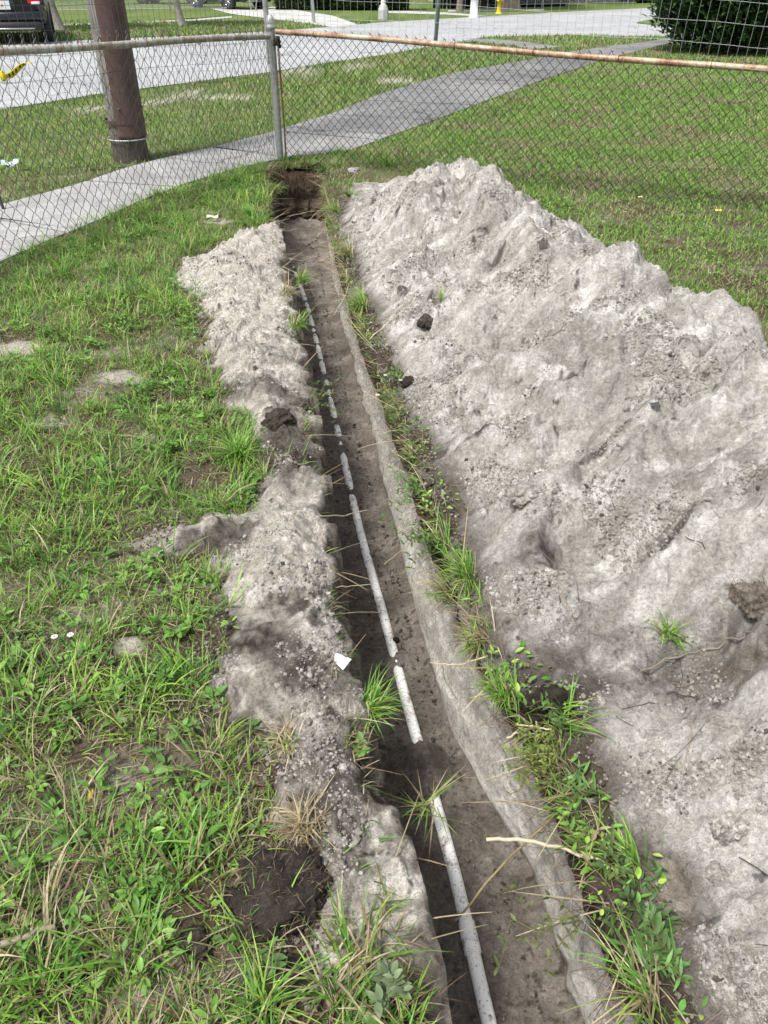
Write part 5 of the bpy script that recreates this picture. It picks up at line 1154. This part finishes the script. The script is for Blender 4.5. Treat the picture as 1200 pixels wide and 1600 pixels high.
def white_post(px, py, name, r0, h_, label, flared):
    p = G(px, py); th = thing(name, tuple(p), label, 'post'); m = flat('white_paint', (.72, .73, .73), .5, 0, .06, 8)
    if flared:
        MB().lathe([(0, 0), (r0 * 2.3, 0), (r0 * 2.1, .28), (r0 * 1.5, .42), (r0 * 1.0, .44)], n=8).build('base', flat('cast_base', (.42, .43, .43), .5, 0, .15, 10), th, smooth=False)
    else: MB().lathe([(0, 0), (r0 * 1.9, 0), (r0 * 1.9, .04), (r0 * 1.45, .05), (r0 * 1.4, .55), (r0 * 1.7, .60), (r0 * 1.5, .68), (r0, .72)], n=14).build('base', m, th)
    MB().lathe([(r0, .40), (r0 * .6, h_), (0, h_)], n=14).build('shaft', m, th)
    MB().tube([(0, 0, h_ - .1), (.0, -.5, h_ + .25), (0, -1.1, h_ + .3)], .035, 8).build('arm', m, th)
    MB().lathe([(0, 0), (.16, .0), (.12, .1), (0, .14)], (0, -1.2, h_ + .22), 12).build('lamp_head', m, th)
white_post(599, 30, 'street_lamp', .085, 5.2, 'white street lamp post on a wide ribbed base across the road', True)
white_post(740, 28, 'street_lamp', .10, 5.0, 'plain white street lamp post left of the yellow hydrant', False)
def sign_post():
    p = G(680, 70); base = p
    th = thing('sign_post', tuple(base), 'bare grey-green metal sign post leaning slightly beside the road', 'post')
    m = flat('painted_steel', (.20, .24, .25), .5, .4, .15, 8)
    z = np.linspace(-.1, 2.4, 8); mb = MB(); mb.box((0, 0, 1.2), (.09, .04, 2.6), .3, bev=.006); o = mb.build('u_channel', m, th); o['label'] = 'grey-green steel channel'
    o.rotation_euler = (0, .055, 0)
    s = MB(); s.box((.12, -.03, 2.35), (.5, .012, .6), 0, bev=.004); s.build('sign_plate', M['galv'], th)
    for zz in (2.2, 2.5): MB().lathe([(0, -.012), (.012, -.012), (.012, 0)], (.12, -.036, zz), 8, 'y').build('bolt', M['wire'], th)
sign_post()
def post_simple(px, py, name, r_, h_, label, mat, lean=(0, 0), cat='post'):
    p = G(px, py); th = thing(name, tuple(p), label, cat)
    MB().tube([(0, 0, -.1), (lean[0] * .5, lean[1] * .5, h_ * .5), (lean[0], lean[1], h_)], r_, 10).build('shaft', mat, th)
    MB().lathe([(r_ * 1.05, 0), (r_ * 1.05, .012), (r_ * .6, .03), (0, .034)], (lean[0], lean[1], h_), 10).build('cap', mat, th)
post_simple(491, 36, 'metal_post', .055, 2.6, 'grey metal post on the grass corner of the far driveway', M['galv'], (-.12, 0))
post_simple(8, 329, 'metal_stake', .012, .36, 'short dark metal stake standing at the pavement edge at the far left', flat('dark_steel', (.08, .08, .075), .6, .4), (-.05, 0), 'stake')
def far_fence(P0, P1, h_, label, post_every=2.6):
    p0 = np.array(P0); p1 = np.array(P1); L = np.linalg.norm(p1 - p0); a = math.atan2(*(p1 - p0)[::-1]); th = thing('chain_link_fence', (*p0, 0), label, 'fence', rz=a)
    mb = MB(); mb.tube([(0, 0, h_), (L, 0, h_)], .022, 8); mb.build('top_rail', M['galv'], th); MB().tube([(0, 0, .12), (L, 0, .12)], .016, 8).build('bottom_rail', M['galv'], th)
    for s in np.arange(0, L + .1, post_every): MB().tube([(s, 0, -.05), (s, 0, h_ + .05)], .032, 8).build('post', M['galv'], th)
    w_ = MB(); pw = .07; n = int(L / pw)
    for i in range(-int(h_ / pw), n):
        for s in (1, -1):
            x0, x1 = i * pw, i * pw + (h_ - .12)
            xa, xb = (x0, x1) if s > 0 else (x1, x0); za, zb = .12, h_
            if x0 < 0 or x1 > L: continue
            w_.tube([(xa, 0, za), (xb, 0, zb)], .0035, 3, cap=False)
    w_.build('chain_mesh', M['barew'], th)
far_fence(GX(60, 22), GX(355, 17.5), 1.25, 'grey chain link fence in front of the house lot across the road')
far_fence(np.array(GX(700, 15)) + [0, .8], np.array(GX(1000, 9)) + [0, .8], 1.3, 'far chain link fence running behind the hydrant')
def gate():
    p = G(393, 17); th = thing('gate_frame', tuple(p), 'open folding metal gate leaning beside the dark car in the driveway', 'gate')
    for (x, l) in ((0, -.25), (.18, .3)): MB().tube([(x, 0, 0), (x + l, .1, 1.5)], .025, 8).build('frame_bar', M['galv'], th)
    MB().tube([(-.05, .03, .4), (.22, .03, .4)], .02, 8).build('cross_bar', M['galv'], th)
gate()

# ------------------------------------------------------------------ cars
def car(p, rz, label, paint_c, name='parked_car'):
    th = thing(name, tuple(p), label, 'car', rz=rz)
    paint, n, b = newmat('car_paint'); b.inputs['Base Color'].default_value = (*paint_c, 1); b.inputs['Roughness'].default_value = .18; b.inputs['Metallic'].default_value = .3; b.inputs['Coat Weight'].default_value = .6
    gl, n, b = newmat('tinted_glass'); b.inputs['Base Color'].default_value = (.012, .014, .016, 1); b.inputs['Roughness'].default_value = .06
    tr = flat('black_trim', (.02, .02, .02), .6); ch = flat('chrome', (.6, .61, .62), .2, .9, .03)
    red, n, b = newmat('red_lens'); b.inputs['Base Color'].default_value = (.5, .015, .02, 1); b.inputs['Roughness'].default_value = .12
    wl = flat('white_lens', (.75, .76, .78), .15, 0, .03); rb = flat('tyre_rubber', (.018, .018, .018), .85)
    # stations from rear (y=0) to front (y=4.6): half width at sill/belt, height of belt, half width roof, roof height
    ST = [(0.0, .74, .62, .92, .60, .98), (.08, .84, .46, 1.00, .66, 1.16), (.30, .90, .34, 1.05, .66, 1.52), (.75, .92, .28, 1.06, .66, 1.65), (1.8, .92, .24, 1.04, .68, 1.68), (2.7, .92, .24, 1.02, .66, 1.60), (3.35, .91, .25, .99, .60, 1.12), (3.6, .90, .28, .96, .62, 1.0), (4.3, .84, .36, .84, .58, .87), (4.55, .72, .50, .72, .5, .74)]
    V = []; 
    for (y, hw, zs, zb, hr, zr) in ST:
        pr = [(hw * .82, zs), (hw * .97, zs + .06), (hw, zs + (zb - zs) * .5), (hw * .99, zb - .06), (hw * .94, zb), (hr + .06, zr - (zr - zb) * .22), (hr, zr - .03), (hr * .7, zr + .015), (0, zr + .03)]
        full = [(x, z) for x, z in pr] + [(-x, z) for x, z in pr[-2::-1]] + [(0, zs)]
        V.append([(x, y, z) for x, z in full])
    k = len(V[0]); V = np.array(V).reshape(-1, 3); m = len(ST); i = np.arange((m - 1) * k); q = i // k; c_ = i % k; c2 = (c_ + 1) % k
    F = np.stack([q * k + c_, q * k + c2, (q + 1) * k + c2, (q + 1) * k + c_], 1)
    # wide windows are slots: faces between belt and roof line
    mb = MB(); mb.add(V, F)
    for base, yc in ((0, 0), ((m - 1) * k, 0)):
        ring = V[base:base + k]; ctr = ring.mean(0); mb.add(np.vstack([ring, [ctr]]), np.array([[a, (a + 1) % k, k] for a in range(k)]))
    mb.build('body', paint, th)
    # glass a few millimetres proud of the body
    def quad(pts, mat, nm, parent=th):
        P = np.array(pts, float); n_ = np.cross(P[1] - P[0], P[2] - P[0]); n_ /= np.linalg.norm(n_)
        Vq = np.vstack([P - n_ * .004, P + n_ * .012]); Fq = [[0, 3, 2, 1], [4, 5, 6, 7], [0, 1, 5, 4], [1, 2, 6, 5], [2, 3, 7, 6], [3, 0, 4, 7]]
        o = MB(); o.add(Vq, Fq); return o.build(nm, mat, parent, smooth=False)
    quad([(-.62, .115, 1.17), (.62, .115, 1.17), (.55, .285, 1.50), (-.55, .285, 1.50)], gl, 'rear_window')
    for s in (1, -1):
        for (ya, yb) in ((.55, 1.25), (1.32, 2.15), (2.22, 3.1)):
            ya2 = ya + .06; yb2 = yb - .06 if yb < 3 else 2.75
            pts = [(s * .885, ya, 1.09), (s * .885, yb, 1.07), (s * .735, yb2, 1.50), (s * .735, ya2, 1.52)]
            quad(pts if s > 0 else pts[::-1], gl, 'side_window')
        L_ = MB(); L_.box((s * .69, .06, .84), (.27, .16, .13), 0, bev=.02); o = L_.build('tail_light', red, th, smooth=False)
        MB().box((s * .72, -.012, .80), (.18, .04, .05), 0, bev=.008).build('lens', wl, o, smooth=False)
    quad([(-.60, 3.30, 1.18), (-.52, 2.78, 1.57), (.52, 2.78, 1.57), (.60, 3.30, 1.18)], gl, 'windscreen')
    MB().box((0, -.02, .55), (1.7, .18, .2), 0, bev=.05).build('bumper', paint, th)
    MB().box((0, .0, .37), (1.56, .22, .2), 0, bev=.05).build('lower_bumper', tr, th)
    MB().box((0, -.095, .315), (1.2, .04, .035), 0, bev=.012).build('chrome_strip', ch, th)
    MB().box((0, -.015, .76), (.52, .06, .20), 0, bev=.02).build('plate_recess', tr, th)
    pl = MB().box((0, -.055, .765), (.34, .012, .17), 0, bev=.003).build('licence_plate', flat('plate_white', (.66, .68, .68), .4, 0, .04), th, smooth=False)
    MB().lathe([(0, -.004), (.026, -.004), (.026, .0)], (0, -.061, .765), 14, 'y').build('plate_emblem', flat('orange_emblem', (.65, .25, .06), .5), pl)
    MB().box((0, .24, 1.60), (1.1, .26, .03), 0, bev=.012).build('spoiler', paint, th)
    for s in (1, -1):
        for y in (.92, 3.62):
            w_ = thing.__globals__['bpy'].data.objects.new('wheel', None); COL.objects.link(w_); w_.parent = th; w_.location = (s * .80, y, .34)
            MB().lathe([(.20, -.11), (.30, -.115), (.335, -.09), (.34, 0), (.335, .09), (.30, .115), (.20, .11)], n=28, axis='x').build('tyre', rb, w_)
            r_ = MB(); r_.lathe([(.21, s * .09), (.225, s * .112), (.235, s * .112), (.21, s * .06)], n=28, axis='x')
            for q_ in range(10):
                a = q_ * PI / 5; c = np.array([s * .095, .12 * math.cos(a), .12 * math.sin(a)]); d = np.array([0, math.cos(a), math.sin(a)])
                r_.tube([c - d * .10, c + d * .105], [.02, .014], 5)
            r_.lathe([(0, s * .11), (.045, s * .105), (.05, s * .08)], n=12, axis='x'); r_.build('rim', ch, w_)
            MB().lathe([(.0, s * .115), (.375, s * .118), (.375, s * .05), (0, s * .05)], (0, 0, 0), 24, 'x').build('wheel_arch', tr, w_) if False else None
            hh = MB(); hh.lathe([(.345, -s * .10), (.39, -s * .1), (.39, s * .128), (.345, s * .128), (.345, -s * .1)], n=28, axis='x'); hh.build('arch_trim', tr, w_)
            dd = MB(); dd.lathe([(0, s * .03), (.22, s * .03), (.22, s * .0)], n=20, axis='x'); dd.build('hub_shade', tr, w_)
        MB().box((s * .99, 2.85, 1.10), (.16, .11, .13), 0, bev=.03).build('mirror', paint, th)
    return th
pc = G(30, 71); car((pc[0] - .22, pc[1] + .1, .01), math.atan2(pc[1] + 0, pc[0]) - PI / 2 - .06, 'black car seen from behind, parked at the upper left beyond the road', (.008, .010, .016))
pc = G(392, 15); car((pc[0] + .3, pc[1] - .2, .01), .75, 'dark navy car standing in the driveway across the road', (.012, .014, .03))
pc = G(255, 9); car((pc[0] + 2, pc[1] + 3.2, .01), 1.45, 'dark blue-grey car side-on behind the far chain link fence', (.03, .04, .06))

# ------------------------------------------------------------------ houses across the road
def house(x, y, w_, d_, h_, rz, wallc, roofc, label):
    th = thing('house', (x, y, 0), label, 'house', rz=rz); wm = flat('render_wall', wallc, .9, 0, .06, 3); rm = flat('roof_shingle', roofc, .95, 0, .25, 5, .02)
    mb = MB(); mb.box((0, 0, h_ / 2), (w_, d_, h_)); mb.build('wall', wm, th, smooth=False)
    e = .5; r_ = MB(); V = [(-w_ / 2 - e, -d_ / 2 - e, h_ + .01), (w_ / 2 + e, -d_ / 2 - e, h_ + .01), (w_ / 2 + e, d_ / 2 + e, h_ + .01), (-w_ / 2 - e, d_ / 2 + e, h_ + .01), (-w_ / 2 + d_ * .35, 0, h_ + 1.5), (w_ / 2 - d_ * .35, 0, h_ + 1.5)]
    r_.add(V, [[0, 1, 5, 4], [2, 3, 4, 5], [0, 3, 2, 1]]); r_.add(V, [[1, 2, 5], [3, 0, 4]]); r_.build('roof', rm, th, smooth=False)
    gm = flat('window_glass', (.05, .06, .07), .15); fm = flat('window_frame', (.7, .7, .7), .6)
    for xx in (-w_ * .33, w_ * .05, w_ * .33):
        f = MB().box((xx, -d_ / 2 - .02, 1.45), (1.3, .08, 1.1)).build('window', fm, th, smooth=False)
        for q in (-.31, .31): MB().box((xx + q, -d_ / 2 - .05, 1.45), (.54, .06, .95)).build('pane', gm, f, smooth=False)
    dr = MB().box((-w_ * .14, -d_ / 2 - .02, 1.02), (.95, .09, 2.05)).build('door', flat('door_paint', (.25, .2, .15), .6), th, smooth=False)
    MB().lathe([(0, -.05), (.03, -.04), (.03, 0)], (-w_ * .14 + .38, -d_ / 2 - .07, 1.0), 10, 'y').build('handle', M['galv'], dr)
g = G(960, 4); house(g[0] + 2, g[1] + 7, 11, 8, 2.9, -.3, (.62, .68, .74), (.2, .19, .18), 'pale blue-white house seen far away beside the bush')
g = G(240, 4); house(g[0] - 1, g[1] + 12, 15, 9, 2.9, .3, (.5, .46, .38), (.16, .14, .13), 'beige house behind the far fence at the left')
g = G(655, 12); house(g[0] + 2, g[1] + 14, 12, 9, 2.9, 0, (.45, .42, .3), (.2, .18, .16), 'tan house behind the lawn between the two hedges')
print('done')
